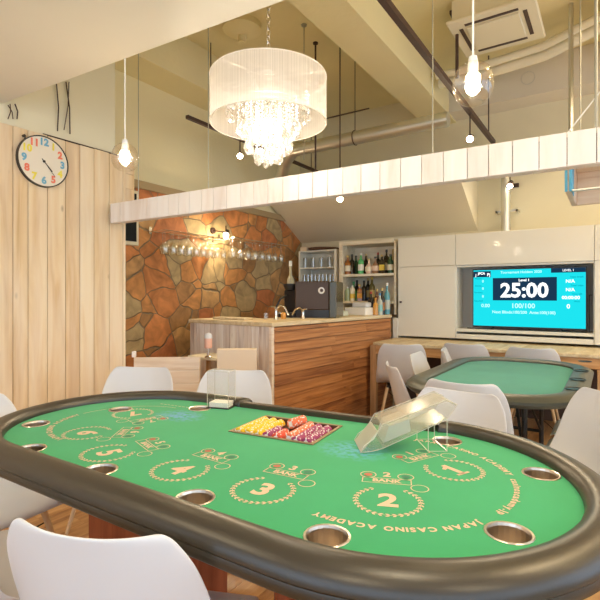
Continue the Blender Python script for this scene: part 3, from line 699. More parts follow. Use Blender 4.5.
# bottle shelf (two bays) against back wall
SX0, SX1 = onY(339, 280, 5.14).x, -2.065
ZS = [1.19, 1.515, 1.86]
bs = thing('bottle_shelf', 'open pale wooden shelf unit filled with liquor bottles', 'shelf', (0, 0, 0))
b = MB(); b.bbox(SX0, SX0+.05, 5.14, 5.5, ZT+.001, 1.915, .004); b.bbox(SX1-.025, SX1, 5.14, 5.5, ZT+.001, 1.875, .004); b.box(SX0+.05, SX1-.025, 5.485, 5.5, ZT+.001, 1.86); b.build('side_panels', M_shelfwood, bs)
for z in ZS[:2]:
    b = MB(); b.bbox(SX0+.051, SX1-.026, 5.14, 5.484, z-.03, z, .003); b.build('shelf_board', M_shelfwood, bs)
b = MB(); b.bbox(SX0+.051, SX1-.0255, 5.135, 5.5, 1.865, 1.91, .003); b.build('top_board', M_shelfwood, bs)

def bottle(name, X, Y, Z, h, r, col, cap, label_col, label, kind='wine', group=None):
    t = thing(name, label, 'bottle', (X, Y, Z+.0008), random.random()*.6, group)
    key = 'bottle_'+'_'.join('%.2f' % c for c in col)
    m = MATS.get(key) or mat(key, col, .12, coat=.3)
    if kind == 'wine': pr = [(0, 0), (r, 0), (r, h*.58), (r*.85, h*.66), (r*.36, h*.74), (r*.33, h*.92)]
    elif kind == 'square': pr = [(0, 0), (r, 0), (r, h*.66), (r*.9, h*.71), (r*.35, h*.76), (r*.33, h*.9)]
    elif kind == 'round': pr = [(0, 0), (r*.8, 0), (r*1.1, h*.2), (r*1.1, h*.4), (r*.7, h*.58), (r*.3, h*.68), (r*.28, h*.9)]
    else: pr = [(0, 0), (r, 0), (r, h*.75), (r*.7, h*.82), (r*.5, h*.86), (r*.5, h*.9)]
    n_ = 4 if kind == 'square' else 14
    T = Matrix.Rotation(pi/4, 4, 'Z') if kind == 'square' else None
    MB().lathe(pr, n=n_, T=T).build('body', m, t, smooth=1)
    ck_ = 'cap_'+'_'.join('%.2f' % c for c in cap); cmm = MATS.get(ck_) or mat(ck_, cap, .4)
    MB().lathe([(r*.36, h*.9), (r*.4, h*.9), (r*.4, h), (0, h)], n=12).build('cap', cmm, t, smooth=1)
    if label_col:
        lk = 'lab_'+'_'.join('%.2f' % c for c in label_col); lm = MATS.get(lk) or mat(lk, label_col, .6)
        rr = r*1.02 if kind != 'round' else r*1.12
        MB().lathe([(rr, h*.16), (rr, h*.46)], n=n_, T=T).build('paper_label', lm, t, smooth=1)
    return t
DK = (.02, .015, .01); GR = (.02, .08, .03); AM = (.32, .11, .02); CL = (.55, .60, .55); BL_ = (.12, .38, .45); OR = (.70, .32, .04)
CR = (.82, .76, .60); YE = (.85, .62, .10); WH = (.85, .85, .80); PK = (.78, .58, .46); GO = (.66, .5, .2); RDc = (.5, .05, .03); GN = (.10, .50, .18); BK = (.03, .03, .03)
# (screen x of bottle axis, height, radius, colour, cap, label colour, kind, depth, words)
top = [(345, .23, .036, AM, GO, CR, 'wine', 5.2, 'amber bottle with cream label and gold cap'),
       (352, .25, .034, DK, BK, None, 'wine', 5.26, 'plain near-black bottle'),
       (356, .24, .030, GR, BK, None, 'wine', 5.36, 'dark green slim bottle set back'),
       (361, .25, .036, GN, WH, WH, 'wine', 5.2, 'bright green bottle with tall white label'),
       (366, .26, .032, DK, GO, None, 'wine', 5.42, 'dark gold-capped bottle at the back'),
       (369, .18, .042, PK, GO, CR, 'round', 5.2, 'squat pinkish round bottle'),
       (375.5, .20, .042, (.35, .2, .12), BK, PK, 'round', 5.2, 'round brown bottle with pink label'),
       (378, .27, .030, DK, RDc, None, 'wine', 5.42, 'dark red-capped bottle at the back'),
       (382, .22, .036, DK, GO, YE, 'square', 5.2, 'square dark bottle with yellow label'),
       (386.5, .29, .036, DK, BK, CR, 'square', 5.34, 'tall square black bottle with pale label'),
       (390.5, .22, .036, GR, BK, CR, 'wine', 5.2, 'dark green bottle with cream label'),
       (393, .30, .030, GO, GO, None, 'wine', 5.42, 'tall golden bottle at the back')]
low = [(344, .17, .032, (.40, .5, .3), WH, None, 'can', 5.2, 'small pale green flask'),
       (349, .24, .035, (.12, .40, .10), GN, None, 'round', 5.36, 'round leafy green bottle'),
       (352.5, .19, .032, CR, WH, YE, 'can', 5.2, 'cream bottle with yellow band'),
       (357, .26, .034, DK, BK, None, 'wine', 5.42, 'black bottle at the back'),
       (359.5, .20, .038, AM, YE, OR, 'square', 5.2, 'amber square bottle with orange label'),
       (364, .25, .034, DK, BK, None, 'wine', 5.34, 'dark bottle with black cap'),
       (368, .28, .034, DK, GO, GO, 'wine', 5.42, 'dark bottle with gold label and cap'),
       (372, .29, .036, (.2, .16, .05), YE, GO, 'wine', 5.36, 'brown bottle with golden foil neck')]
for (lst, z, nm) in ((top, ZS[1], 'upper'), (low, ZS[0], 'lower')):
    for (sx, h, r, c, cp, lc, kd, Y, wd) in lst:
        q = onY(sx, 280, Y); bottle('liquor_bottle', max(SX0+.09, min(SX1-.07, q.x)), Y, z, h, r, c, cp, lc, wd+' on the %s bar shelf' % nm, kd, 'bottles on the wall shelves')
# tall bottles standing on the counter in front of the low shelf
def zone(sx, y): return onz(sx, y, ZT)
for (sx, Y, h, r, c, cp, lc, kd, wd) in ((371, 5.0, .26, .033, DK, RDc, None, 'wine', 'black red-capped bottle standing on the bar end'),
        (377, 5.06, .29, .034, (.14, .04, .02), GO, None, 'wine', 'deep brown bottle with gold cap standing on the bar end'),
        (382, 4.97, .30, .034, DK, GO, (.35, .15, .05), 'wine', 'dark bottle with brown label standing on the bar end'),
        (385, 4.80, .19, .028, OR, OR, None, 'wine', 'small bright orange bottle standing on the bar end'),
        (389, 5.07, .36, .034, BL_, WH, CL, 'wine', 'tall pale blue bottle with white cap standing on the bar end'),
        (393, 4.90, .24, .030, CL, (.1, .3, .6), (.3, .6, .6), 'wine', 'clear bottle with blue cap beside the cabinet')):
    q = onY(sx, 280, Y); X = min(q.x, barw(-.04, Y-3.02, 0).x)
    bottle('liquor_bottle', X, Y, ZT, h, r, c, cp, lc, wd, kd, 'bottles standing on the bar end')
q = onz(290, 318, ZT)
q = at_d(290.5, 300, 5.3); bottle('liquor_bottle', q.x, min(q.y, 5.3), ZT+.001, .60, .045, (.50, .46, .32), WH, (.62, .55, .36), 'tall clear bottle with white stopper behind the black coffee grinder', 'wine')
# little cartons on the bar end
q = onY(359, 310, 4.72)
b = MB(); b.bbox(-.13, .13, -.09, .09, .001, .085, .006); tag(b.build('white_carton', M_paper, loc=(min(q.x, -2.28), 4.72, ZT), rz=brot), 'low white carton on the bar end in front of bottles', 'box')
b = MB(); b.bbox(-.11, .11, -.07, .07, .001, .05, .006); b.box(-.10, .10, -.06, .06, .05, .054, r=.1); tag(b.build('clear_tray', mat('greenish_plastic', (.62, .66, .56), .3), loc=(q.x-.12, 4.42, ZT), rz=brot), 'pale greenish plastic tray on the bar, nearest the coffee machine', 'tray')
q = onY(368, 304, 4.9)
b = MB(); b.bbox(-.09, .09, -.06, .06, .0865, .14, .01); tag(b.build('folded_towel', M_white, loc=(min(q.x, -2.28), 4.74, ZT), rz=brot), 'folded white towel resting on the white carton', 'towel')
q = onY(341, 316, 4.6); b = MB(); b.lathe([(0, .001), (.05, .001), (.06, .03), (.04, .05), (0, .05)], n=16); tag(b.build('black_bowl', M_blackplastic, loc=(q.x-.02, 4.55, ZT), smooth=1), 'small black bowl right of the coffee machine', 'bowl')

# glass rack (white shelf unit with tumblers)
GX0, GX1 = onY(298.5, 280, 5.2).x, onY(336.5, 280, 5.2).x
gs = thing('glass_cabinet', 'white open cabinet holding two rows of drinking glasses', 'cabinet', (0, 0, 0))
zt = onY(318, 250, 5.2).z; zm = onY(318, 267, 5.2).z; zl = onY(318, 292, 5.2).z
b = MB(); b.bbox(GX0, GX0+.02, 5.2, 5.5, ZT+.001, zt, .003); b.bbox(GX1-.035, GX1, 5.2, 5.5, ZT+.001, zt, .003); b.box(GX0+.02, GX1-.035, 5.49, 5.5, ZT+.001, zt-.02); b.build('carcass', M_cab, gs)
for z in (zt, zm, zl):
    b = MB(); b.bbox(GX0+.021, GX1-.036, 5.2, 5.489, z-.018, z-.0005, .002); b.build('shelf_board', M_cab, gs)
tum = None
def tumbler(X, Y, Z, h, r, label, group):
    b = MB(); b.lathe([(0, .0), (r*.8, .0), (r, h), (r*.93, h), (r*.75, .008), (0, .008)], n=12)
    return tag(b.build('drinking_glass', M_glassw, loc=(X, Y, Z+.0008), smooth=1), label, 'glass', group)
M_glassw = clear('tumbler_glass', (.96, .98, .98), .3, .08, (.80, .86, .88), .30)
for k in range(8): tumbler(GX0+.06+k*(GX1-GX0-.135)/7, 5.27+.08*(k % 2), zm, .13, .022, 'short tumbler in the upper row of the white glass cabinet', 'upper row of tumblers')
for k in range(9): tumbler(GX0+.055+k*(GX1-GX0-.125)/8, 5.26, zl, .225, .020, 'tall slim glass in the lower row of the white glass cabinet', 'lower row of tall glasses')
q = onY(322, 247, 5.3)
b = MB(); b.lathe([(0, .001), (.17, .001), (.2, .02), (.2, .035), (.185, .035), (.165, .015), (0, .012)], n=32); tag(b.build('wicker_tray', mat('dark_wicker', (.13, .06, .03), .7, bump=.5, bscale=90), loc=(q.x, 5.34, zt), smooth=1), 'round dark brown tray lying on top of the glass cabinet', 'tray')
q = onY(303, 247, 5.3)
b = MB(); b.bbox(-.05, .05, -.05, .05, .001, .055, .006); tag(b.build('small_carton', M_beige, loc=(GX0+.055, 5.28, zt)), 'small beige carton on top corner of the glass cabinet', 'box')

# stemware racks on stone wall
def glass_mesh():
    b = MB(); b.lathe([(.030, 0), (.031, -.002), (.004, -.006), (.0032, -.012), (.0032, -.085), (.008, -.095), (.028, -.115), (.034, -.14), (.032, -.17), (.027, -.20), (.0255, -.20), (.030, -.17), (.032, -.14), (.026, -.118)], n=12)
    return b
M_stem = clear('stem_glass', (1, .99, .95), .20, .05, (.95, .90, .75), .06)
proto = None
racks = []
for (xa_, ya_, xb_, yb_, n_, lab, gl, gg) in ((160, 232, 222, 239, 17, 'chrome stemware rack on stone wall nearer the plank wall, left of the spotlight', 'wine glass hanging upside down in the rack left of the bar spotlight', 'wine glasses in the left rack'),
                                     (228, 239.5, 280, 245, 15, 'chrome stemware rack on stone wall right of the bar spotlight', 'wine glass hanging upside down in the rack right of the bar spotlight', 'wine glasses in the right rack')):
    X = XS+.14
    a = onX(xa_, ya_, X); c = onX(xb_, yb_, X); z = (a.z+c.z)/2
    rk = thing('stemware_rack', lab, 'glass rack', (0, 0, 0))
    b = MB(); 
    b.tube([(XS+.05, a.y-.03, z), (XS+.05, c.y+.03, z)], .004, 6); b.tube([(XS+.24, a.y-.03, z), (XS+.24, c.y+.03, z)], .004, 6)
    k = int((c.y-a.y)/.09)+1
    for i in range(k+1):
        yy = a.y-.03+(c.y-a.y+.06)*i/k; b.tube([(XS+.002, yy, z), (XS+.25, yy, z)], .003, 6)
    b.build('rails', M_steel, rk)
    b = MB(); 
    for yy in (a.y, c.y): b.box(XS+.0005, XS+.006, yy-.015, yy+.015, z-.02, z+.05)
    b.build('wall_plate', M_steel, rk)
    for i in range(n_):
        row = i % 2; yy = a.y+(c.y-a.y)*(i+.5)/n_
        loc = (XS+(.09 if row else .18), yy, z-.004)
        if proto is None: proto = glass_mesh().build('wine_glass', M_stem, smooth=1); o = proto
        else: o = proto.copy(); COL.objects.link(o)
        o.location = loc; tag(o, gl, 'wine glass', gg)
# small wall screen
scn = thing('wall_screen', 'small black screen in pale frame at stone wall edge', 'screen', (0, 0, 0))
qa = onX(123, 190, XS+.04); qb = onX(139, 246, XS+.04)
b = MB(); b.bbox(XS+.001, XS+.04, qa.y-.25, qb.y, qb.z, qa.z+.02, .005); b.build('casing', M_whitewall, scn)
b = MB(); b.box(XS+.0405, XS+.045, qa.y-.22, qb.y-.03, qb.z+.035, qa.z-.01); b.build('screen', M_screen_dark, scn)

# low partition, side table, lamp, box
pa = Vector((-2.955, 2.26)); pb = Vector((-2.58, 2.56)); L = (pb-pa).length; an = math.atan2(pb.y-pa.y, pb.x-pa.x)
pt = thing('low_partition', 'low horizontal plank screen between plank wall and side table', 'partition screen', (pa.x, pa.y, 0), an)
b = MB()
for k in range(8): b.bbox(0.0, L, 0, .02, .012+k*.098, .012+k*.098+.096, .002)
b.build('boards', M_partition, pt)
b = MB(); b.bbox(0, .03, .021, .05, 0, .79, .002); b.bbox(L-.03, L, .021, .05, 0, .79, .002); b.build('post', M_partition, pt)
b = MB(); b.bbox(-.012, .012, -.01, .03, .797, .84, .002); b.build('end_block', M_beam, pt)
st = thing('side_table', 'small cream side table against the bar front', 'table', (-2.66, 2.86, 0), 0)
b = MB(); b.bbox(-.24, .18, -.12, .12, .74, .765, .005); b.build('table_top', mat('cream_top', (.84, .77, .58), .5), st)
for sx, sy in ((-.21, -.09), (.15, -.09), (-.21, .09), (.15, .09)): b = MB(); b.bbox(sx-.015, sx+.015, sy-.015, sy+.015, 0, .739, .002); b.build('leg', M_post, st)
q = onz(211, 357, .765)
tl = thing('table_lamp', 'small cordless lamp with pink shade on the cream side table', 'lamp', (q.x, q.y-.03, .766))
MB().lathe([(0, 0), (.028, 0), (.028, .008), (.012, .014), (.010, .08), (0, .08)], n=20).build('glass_stem', M_steel, tl, smooth=1)
MB().lathe([(.026, .072), (.030, .08), (.030, .15)], n=24).build('lamp_shade', mat('pink_shade', (.85, .50, .38), .5), tl, smooth=1)
MB().lathe([(.031, .15), (.029, .175), (.018, .19), (0, .194)], n=24).build('shade_cap', M_white, tl, smooth=1)
q = onz(237, 372, .765)
q = at_d(237, 366, 3.68)
q = at_d(237, 366, 3.50)
sl = thing('stool', 'small wooden stool in front of the bar carrying the beige board', 'stool', (q.x, q.y, 0), .62)
b = MB(); b.bbox(-.16, .16, -.12, .12, .615, .64, .004); b.build('seat', M_post, sl)
for sx, sy in ((-.13, -.09), (.13, -.09), (-.13, .09), (.13, .09)): b = MB(); b.bbox(sx-.014, sx+.014, sy-.014, sy+.014, 0, .6145, .002); b.build('leg', M_post, sl)
b = MB(); b.bbox(-.145, .145, -.03, .03, .001, .222, .004); b.bbox(-.147, .147, -.05, -.031, .001, .02, .004)
tag(b.build('menu_stand', M_beige, loc=(q.x, q.y, .64), rz=.62), 'plain beige board standing in front of the whitewashed bar front', 'menu stand')
q = onz(232, 354, .83)
for dx, wd in ((0, 'left'), (.035, 'right')):
    pass

# ================================================================== CABINETS, TV, BENCH
YC = 5.13
def cx(sx): return onY(sx, 280, YC).x
def cz(sx, y): return onY(sx, y, YC).z
X0, X1, X2, X3 = cx(398), cx(455.5), cx(594.5), 0.75
ZB, ZTp, ZNt, ZNb = .80, 1.905, 1.555, .905
cab = thing('media_cabinet', 'built-in glossy white wall cabinet around the television', 'cabinet', (0, 0, 0))
b = MB(); b.box(X0, X3, YC+.02, YB-.005, ZTp-.02, ZTp); b.box(X0, X3, YC+.02, YB-.005, ZB+.0, ZB+.03); b.box(X0, X0+.02, YC+.02, YB-.005, ZB+.03, ZTp-.02); b.box(X1-.01, X1+.008, YC+.02, YB-.005, ZB+.03, ZTp-.02)
b.box(X2-.008, X2+.01, YC+.02, YB-.005, ZB+.03, ZTp-.02); b.box(X1+.008, X2-.008, YC+.02, YB-.01, ZNt, ZNt+.018); b.box(X1+.008, X2-.008, YC+.0, YB-.01, ZNb-.03, ZNb-.0); b.build('carcass', M_cab, cab)
b = MB(); b.box(X1+.008, X2-.008, YC+.28, YC+.30, ZNb, ZNt); b.build('niche_back', M_niche, cab)
def door(x0, x1, z0, z1, knob=None):
    b = MB(); b.bbox(x0+.0015, x1-.0015, YC, YC+.019, z0, z1, .002); o = b.build('door', M_cab, cab)
    if knob: 
        k = MB(); k.cyl((knob[0], YC-.0005, knob[1]), (knob[0], YC-.015, knob[1]), .012, n=14); k.build('knob', M_track, o)
door(X0, X1-.001, ZB, 1.575, (X0+.035, cz(401, 302)))
door(X0, X1-.001, 1.578, ZTp)
door(X1+.001, X2-.001, ZNt+.02, ZTp)
door(X2+.001, X2+.58, ZB, 1.575); door(X2+.001, X2+.58, 1.578, ZTp)
b = MB(); b.bbox(X1+.009, X2-.009, YC+.0, YC+.02, ZB, ZNb-.055, .002); b.build('lower_rail', M_cab, cab)
b = MB(); b.bbox(cx(393), X0-.001, YC-.01, YB-.2, ZB-.8+.0005, ZT-.04, .003); b.build('end_panel', M_cab, cab)
# tv
TX0, TX1 = onY(472.5, 280, YC+.06).x, onY(587, 280, YC+.06).x
TZ1 = onY(530, 270.5, YC+.06).z; TZ0 = onY(530, 331.5, YC+.06).z
tv = thing('television', 'flat television showing a cyan tournament clock reading 25:00', 'television', ((TX0+TX1)/2, YC+.06, (TZ0+TZ1)/2))
hw, hh = (TX1-TX0)/2, (TZ1-TZ0)/2
b = MB(); b.bbox(-hw, hw, 0, .04, -hh, hh, .005); b.build('casing', M_blackplastic, tv)
sw, sh = hw-.010, hh-.012
b = MB(); b.box(-sw, sw, -.0015, -.0005, -sh+.004, sh); b.build('screen', M_tv_bg, tv)
def tvrect(name, m, u0, u1, v0, v1, y=-.0025):
    b = MB(); b.box(-sw+u0*2*sw, -sw+u1*2*sw, y, y+.0008, sh-v1*2*sh, sh-v0*2*sh); b.build(name, m, tv)
tvrect('panel', M_tv_navy, .19, .765, .145, .54)
tvrect('panel', M_tv_navy, .715, 1.0, 0, .075)
tvrect('logo_panel', M_tv_navy, 0, .17, .02, .125)
def tvtext(txt, u, v, size, m, bold=0.0, y=-.0042, sx=1.0):
    vs, fs = text_geo(txt, size, bold); b = MB()
    b.add([Vector((-sw+u*2*sw+p.x*sx, y, sh-v*2*sh+p.y)) for p in vs], fs); b.build('lettering', m, tv)
S = sh*2
tvtext('25:00', .478, .375, S*.34, M_tv_white, .006, sx=1.0)
tvtext('Level 1', .48, .19, S*.06, M_tv_white, .001)
tvtext('100/100', .47, .635, S*.115, M_tv_pale, .001)
tvtext('Next Blinds:100/200  Ante:100(100)', .47, .745, S*.068, M_tv_pale, .0008)
tvtext('Tournament Holdem 2020', .45, .05, S*.06, M_tv_pale, .0005)
tvtext('LEVEL 1', .86, .04, S*.05, M_tv_white, .0003)
for v in (.20, .33, .47): tvtext('0', .095, v, S*.06, M_tv_pale, .0008)
tvtext('0.00', .12, .635, S*.085, M_tv_pale, .0008)
for v, s_ in ((.22, 'N/A'), (.36, 'N/A')): tvtext(s_, .875, v, S*.075, M_tv_white, .001)
tvtext('00:00:00', .88, .49, S*.075, M_tv_white, .001)
tvtext('0', .86, .635, S*.10, M_tv_white, .001)
for v, s_ in ((.15, 'Players'), (.28, 'Entries'), (.40, 'Re-entry'), (.55, 'Avg stack')): tvtext(s_, .05, v, S*.04, M_tv_dark, .0003)
for v, s_ in ((.15, 'Next break'), (.29, 'Total chips'), (.43, 'Time left'), (.55, 'Ante')): tvtext(s_, .93, v, S*.04, M_tv_dark, .0003)
tvtext('J', .025, .09, S*.06, M_tv_white, .001); tvtext('JPCA', .08, .06, S*.055, M_tv_white, .0015); tvtext('Pj', .15, .085, S*.075, M_tv_white, .001)
b = MB()
for s_ in (-1, 1): b.tube([(s_*.28, .02, -hh+.01), (s_*.33, -.02, -hh-.012), (s_*.36, -.05, -hh-.017)], .005, 6)
b.build('stand_foot', M_blackplastic, tv)
tv.location.z = ZNb+hh+.0205
b = MB(); q = onY(466, 330, YC+.1); b.tube([(TX0-.05, YC+.05, ZNb+.006), (TX0+.1, YC+.02, ZNb+.006), (TX0+.3, YC+.03, ZNb+.006), (TX0+.5, YC+.015, ZNb+.006), (TX1-.3, YC+.025, ZNb+.006), (TX1+.0, YC+.02, ZNb+.006)], .005, 6)
tag(b.build('power_cable', M_black), 'black cable lying along the shelf under the television', 'cable')
b = MB(); b.bbox(TX1+.012, TX1+.018, YC+.15, YC+.17, ZNb+.001, ZNb+.35, .001); b.bbox(TX1+.012, TX1+.04, YC+.15, YC+.17, ZNb+.351, ZNb+.357, .001)
tag(b.build('cable_bracket', M_black), 'thin black bracket right of the television', 'bracket')
# timber bench counter below
bn = thing('wall_bench', 'long timber counter running under the white wall cabinet', 'counter', (0, 0, 0))
b = MB(); b.bbox(-2.06, .8, 4.50, 5.55, .745, .775, .004); b.build('bench_top', M_top, bn)
b = MB(); b.bbox(-2.04, .8, 4.52, 4.56, .655, .744, .004); b.build('apron', M_bench, bn)
b = MB(); b.bbox(-2.10, -2.035, 4.52, 4.575, 0, .744, .004); b.build('leg', M_post, bn)
b = MB(); b.bbox(-2.02, .8, 5.35, 5.38, 0, .744, .004); b.build('modesty_panel', mat('dark_panel', (.10, .06, .04), .6), bn)
b = MB(); b.bbox(-.1, -.04, 4.52, 4.575, 0, .654, .004); b.build('leg', M_post, bn)

# ================================================================== BACCARAT TABLE
ZF = .78
c1 = Vector((-.500, 1.190)); r1 = .45; c2 = Vector((-1.51, 1.125)); r2 = .390
def capsule(off, n=36, ns=14):
    """list of (point, outward normal), anticlockwise, starting at near straight's right end"""
    d = c1-c2; Lc = d.length; th = math.atan2(d.y, d.x); ph = math.acos((r2-r1)/Lc)
    out = []
    R1, R2 = r1+off, r2+off
    for i in range(n+1):
        a = th-ph+2*ph*i/n; nv = Vector((cos(a), sin(a))); out.append((c1+nv*R1, nv))
    a = th+ph; nv = Vector((cos(a), sin(a)))
    for i in range(1, ns): t = i/ns; out.append(((c1+nv*R1).lerp(c2+nv*R2, t), nv))
    for i in range(n+1):
        a = th+ph+(2*pi-2*ph)*i/n; nv = Vector((cos(a), sin(a))); out.append((c2+nv*R2, nv))
    a = th-ph; nv = Vector((cos(a), sin(a)))
    for i in range(1, ns): t = i/ns; out.append(((c2+nv*R2).lerp(c1+nv*R1, t), nv))
    return out
tb = thing('casino_table', 'large oval green felt casino table with padded black rail and numbered places', 'table', (0, 0, 0))
CUPS = [(327, 536), (509, 533), (541, 474), (447, 441), (120, 407), (200, 406), (36, 424), (30, 449), (100, 470), (195, 498)]
cups = []
for c in CUPS:
    q = onz(c[0], c[1], ZF)
    # keep each cup inside the cloth
    cups.append(Vector((q.x, q.y)))
cups[4] = Vector((-1.70, 1.235)); cups[5] = Vector((-1.44, 1.43))
RC = .043
tray = [onz(227, 431, ZF).xy, onz(310, 443, ZF).xy, onz(342, 428, ZF).xy, onz(270, 417, ZF).xy]
tc_ = (tray[0]+tray[1]+tray[2]+tray[3])/4
tu = ((tray[1]-tray[0])+(tray[2]-tray[3])).normalized(); tv_ = Vector((-tu.y, tu.x)); tw, thh = .155, .115
def tl_(u, v): return tc_+tu*u+tv_*v
hole = [tl_(-tw, -thh), tl_(tw, -thh), tl_(tw, thh), tl_(-tw, thh)]
outer = [p for p, n_ in capsule(.004)]
loops = [[Vector((p.x, p.y, 0)) for p in outer]]
for c in cups: loops.append([Vector((c.x+RC*cos(2*pi*i/28), c.y+RC*sin(2*pi*i/28), 0)) for i in range(28)][::-1])
loops.append([Vector((p.x, p.y, 0)) for p in hole][::-1])
flat = [p for lp in loops for p in lp]
tris = tessellate_polygon(loops)
b = MB(); vs = [Vector((p.x, p.y, ZF)) for p in flat]; fs = []
for t in tris:
    a, c, d = [flat[i] for i in t]
    fs.append(t if (c-a).cross(d-a).z > 0 else t[::-1])
b.add(vs, fs)
b.build('felt_top', M_felt, tb)
b = MB(); P_ = [p for p, n_ in capsule(-.004)]
b.prism([(p.x, p.y) for p in [q_ for q_, n_ in capsule(.03)]], ZF-.075, ZF-.063); 
b.build('under_board', M_redwood, tb)
# trim band under rail
b = MB(); o1 = [p for p, n_ in capsule(.034)]; o2 = [p for p, n_ in capsule(.03)]; k = len(o1)
vs = [(p.x, p.y, z) for lst, z in ((o1, .720), (o1, .7335), (o2, .7335), (o2, .720)) for p in lst]
b.add(vs, [(j*k+i, j*k+(i+1) % k, ((j+1) % 4)*k+(i+1) % k, ((j+1) % 4)*k+i) for j in range(4) for i in range(k)])
b.build('wood_trim', M_redwood, tb, smooth=1)
# rail
cap = capsule(0)
def farx(p, n_): return n_.y > .98
xl, xr = -1.325, -.50
k = len(cap)
order_ = []
inside = [farx(p, n_) and xl < p.x < xr for p, n_ in cap]
start = next(i for i in range(k) if inside[i-1] and not inside[i])
seq = []
i = start
while not inside[i % k]: seq.append(cap[i % k]); i += 1
# exact end points
def far_at(x):
    (pa_, na), (pb_, nb) = [q_ for q_ in cap if farx(*q_)][0], [q_ for q_ in cap if farx(*q_)][-1]
    t = (x-pa_.x)/(pb_.x-pa_.x); return (pa_.lerp(pb_, t), na)
seq = [far_at(xl)]+seq+[far_at(xr)]
prof = [(0.0, .778), (.001, .790), (.008, .803), (.024, .811), (.042, .812), (.062, .807), (.080, .795), (.089, .780), (.089, .770), (.084, .764), (.086, .757), (.085, .746), (.078, .738), (.064, .734), (.03, .735), (.004, .75)]
def sweep(seq, prof, closed=False):
    b = MB(); m = len(prof); vs = []
    for p, n_ in seq: vs += [(p.x+n_.x*o, p.y+n_.y*o, z) for o, z in prof]
    K = len(seq); fs = []
    for i in range(K if closed else K-1):
        for j in range(m): a, c = i*m, ((i+1) % K)*m; fs.append((a+j, a+(j+1) % m, c+(j+1) % m, c+j)[::-1])
    b.add(vs, fs)
    if not closed:      # rounded end caps
        for e, sg in ((0, 1), (K-1, -1)):
            p, n_ = seq[e]; t = Vector((-n_.y, n_.x))*sg*-1
            ctr = (sum(o for o, z in prof)/m, sum(z for o, z in prof)/m); rings = [list(range(e*m, e*m+m))]; base = len(b.v)
            for s_, f in ((.008, .85), (.012, .5)):
                rings.append(list(range(len(b.v), len(b.v)+m)))
                for o, z in prof:
                    oo = ctr[0]+(o-ctr[0])*f; zz_ = ctr[1]+(z-ctr[1])*f; b.v.append((p.x+n_.x*oo-t.x*s_*-1, p.y+n_.y*oo-t.y*s_*-1, zz_))
            for ra, rb in zip(rings[:-1], rings[1:]):
                for j in range(m): f_ = (ra[j], ra[(j+1) % m], rb[(j+1) % m], rb[j]); b.f.append(f_); b.m.append(0); b.r.append(.5)
            b.f.append(tuple(rings[-1])); b.m.append(0); b.r.append(.5)
    return b
sweep(seq, prof).build('padded_rail', M_vinyl, tb, smooth=1)
# dealer side low rail
pa_, na = far_at(xl+.01); pb_, nb = far_at(xr-.014)
dseq = [(pa_.lerp(pb_, t/10), na) for t in range(11)]
sweep(dseq, [(0, .779), (0, .796), (.004, .80), (.030, .80), (.034, .796), (.034, .735), (.0, .735)]).build('dealer_edge', mat('dark_trim', (.05, .035, .022), .35), tb, smooth=1)
# cups
for c in cups:
    b = MB(); b.lathe([(RC+.0045, ZF+.0006), (RC+.003, ZF+.0025), (RC-.001, ZF+.0015), (RC-.003, ZF-.004), (RC-.004, ZF-.054), (0, ZF-.055)], n=22, o=(c.x, c.y, 0)); b.build('cup_holder', M_cup, tb)
# base pedestals (red brown wood)
for X_ in (-1.42, -.55):
    b = MB(); b.bbox(X_-.24, X_+.24, 1.06, 1.32, .06, ZF-.076, .01); b.bbox(X_-.28, X_+.28, 1.03, 1.35, 0, .06, .01); b.build('pedestal', M_redwood, tb)
# printed layout
pr = MB()
def put(vs, fs, org, ang, z=ZF+.0008, mi=0, s=1.0, sy=1.0):
    ca, sa = cos(ang), sin(ang)
    pr.add([Vector((org.x+(v.x*ca-v.y*sa)*s, org.y+(v.x*sa+v.y*ca*1.0)*s, z)) for v in [Vector((q_.x, q_.y*sy, 0)) for q_ in vs]], fs, mi=mi)
def ring(c, r, w, org, ang, mi=0, n=28, a0=0, a1=2*pi, fill=None):
    vs = []; fs = []
    for i in range(n+1):
        a = a0+(a1-a0)*i/n; vs += [Vector((c[0]+(r-w/2)*cos(a), c[1]+(r-w/2)*sin(a), 0)), Vector((c[0]+(r+w/2)*cos(a), c[1]+(r+w/2)*sin(a), 0))]
        if i: k_ = 2*i; fs.append((k_-2, k_-1, k_+1, k_))
    put(vs, fs, org, ang, mi=mi)
    if fill is not None:
        put([Vector((c[0]+(r*.55)*cos(2*pi*i/16), c[1]+(r*.55)*sin(2*pi*i/16), 0)) for i in range(16)], [tuple(range(16))], org, ang, mi=fill)
NUM = {1: ((454, 470), 155), 2: ((388, 501), 112), 3: ((263, 490), 95), 4: ((180, 470), 88), 5: ((108, 453), 70), 6: ((87, 433), 35), 7: ((128, 411), -15)}
lw = .0026
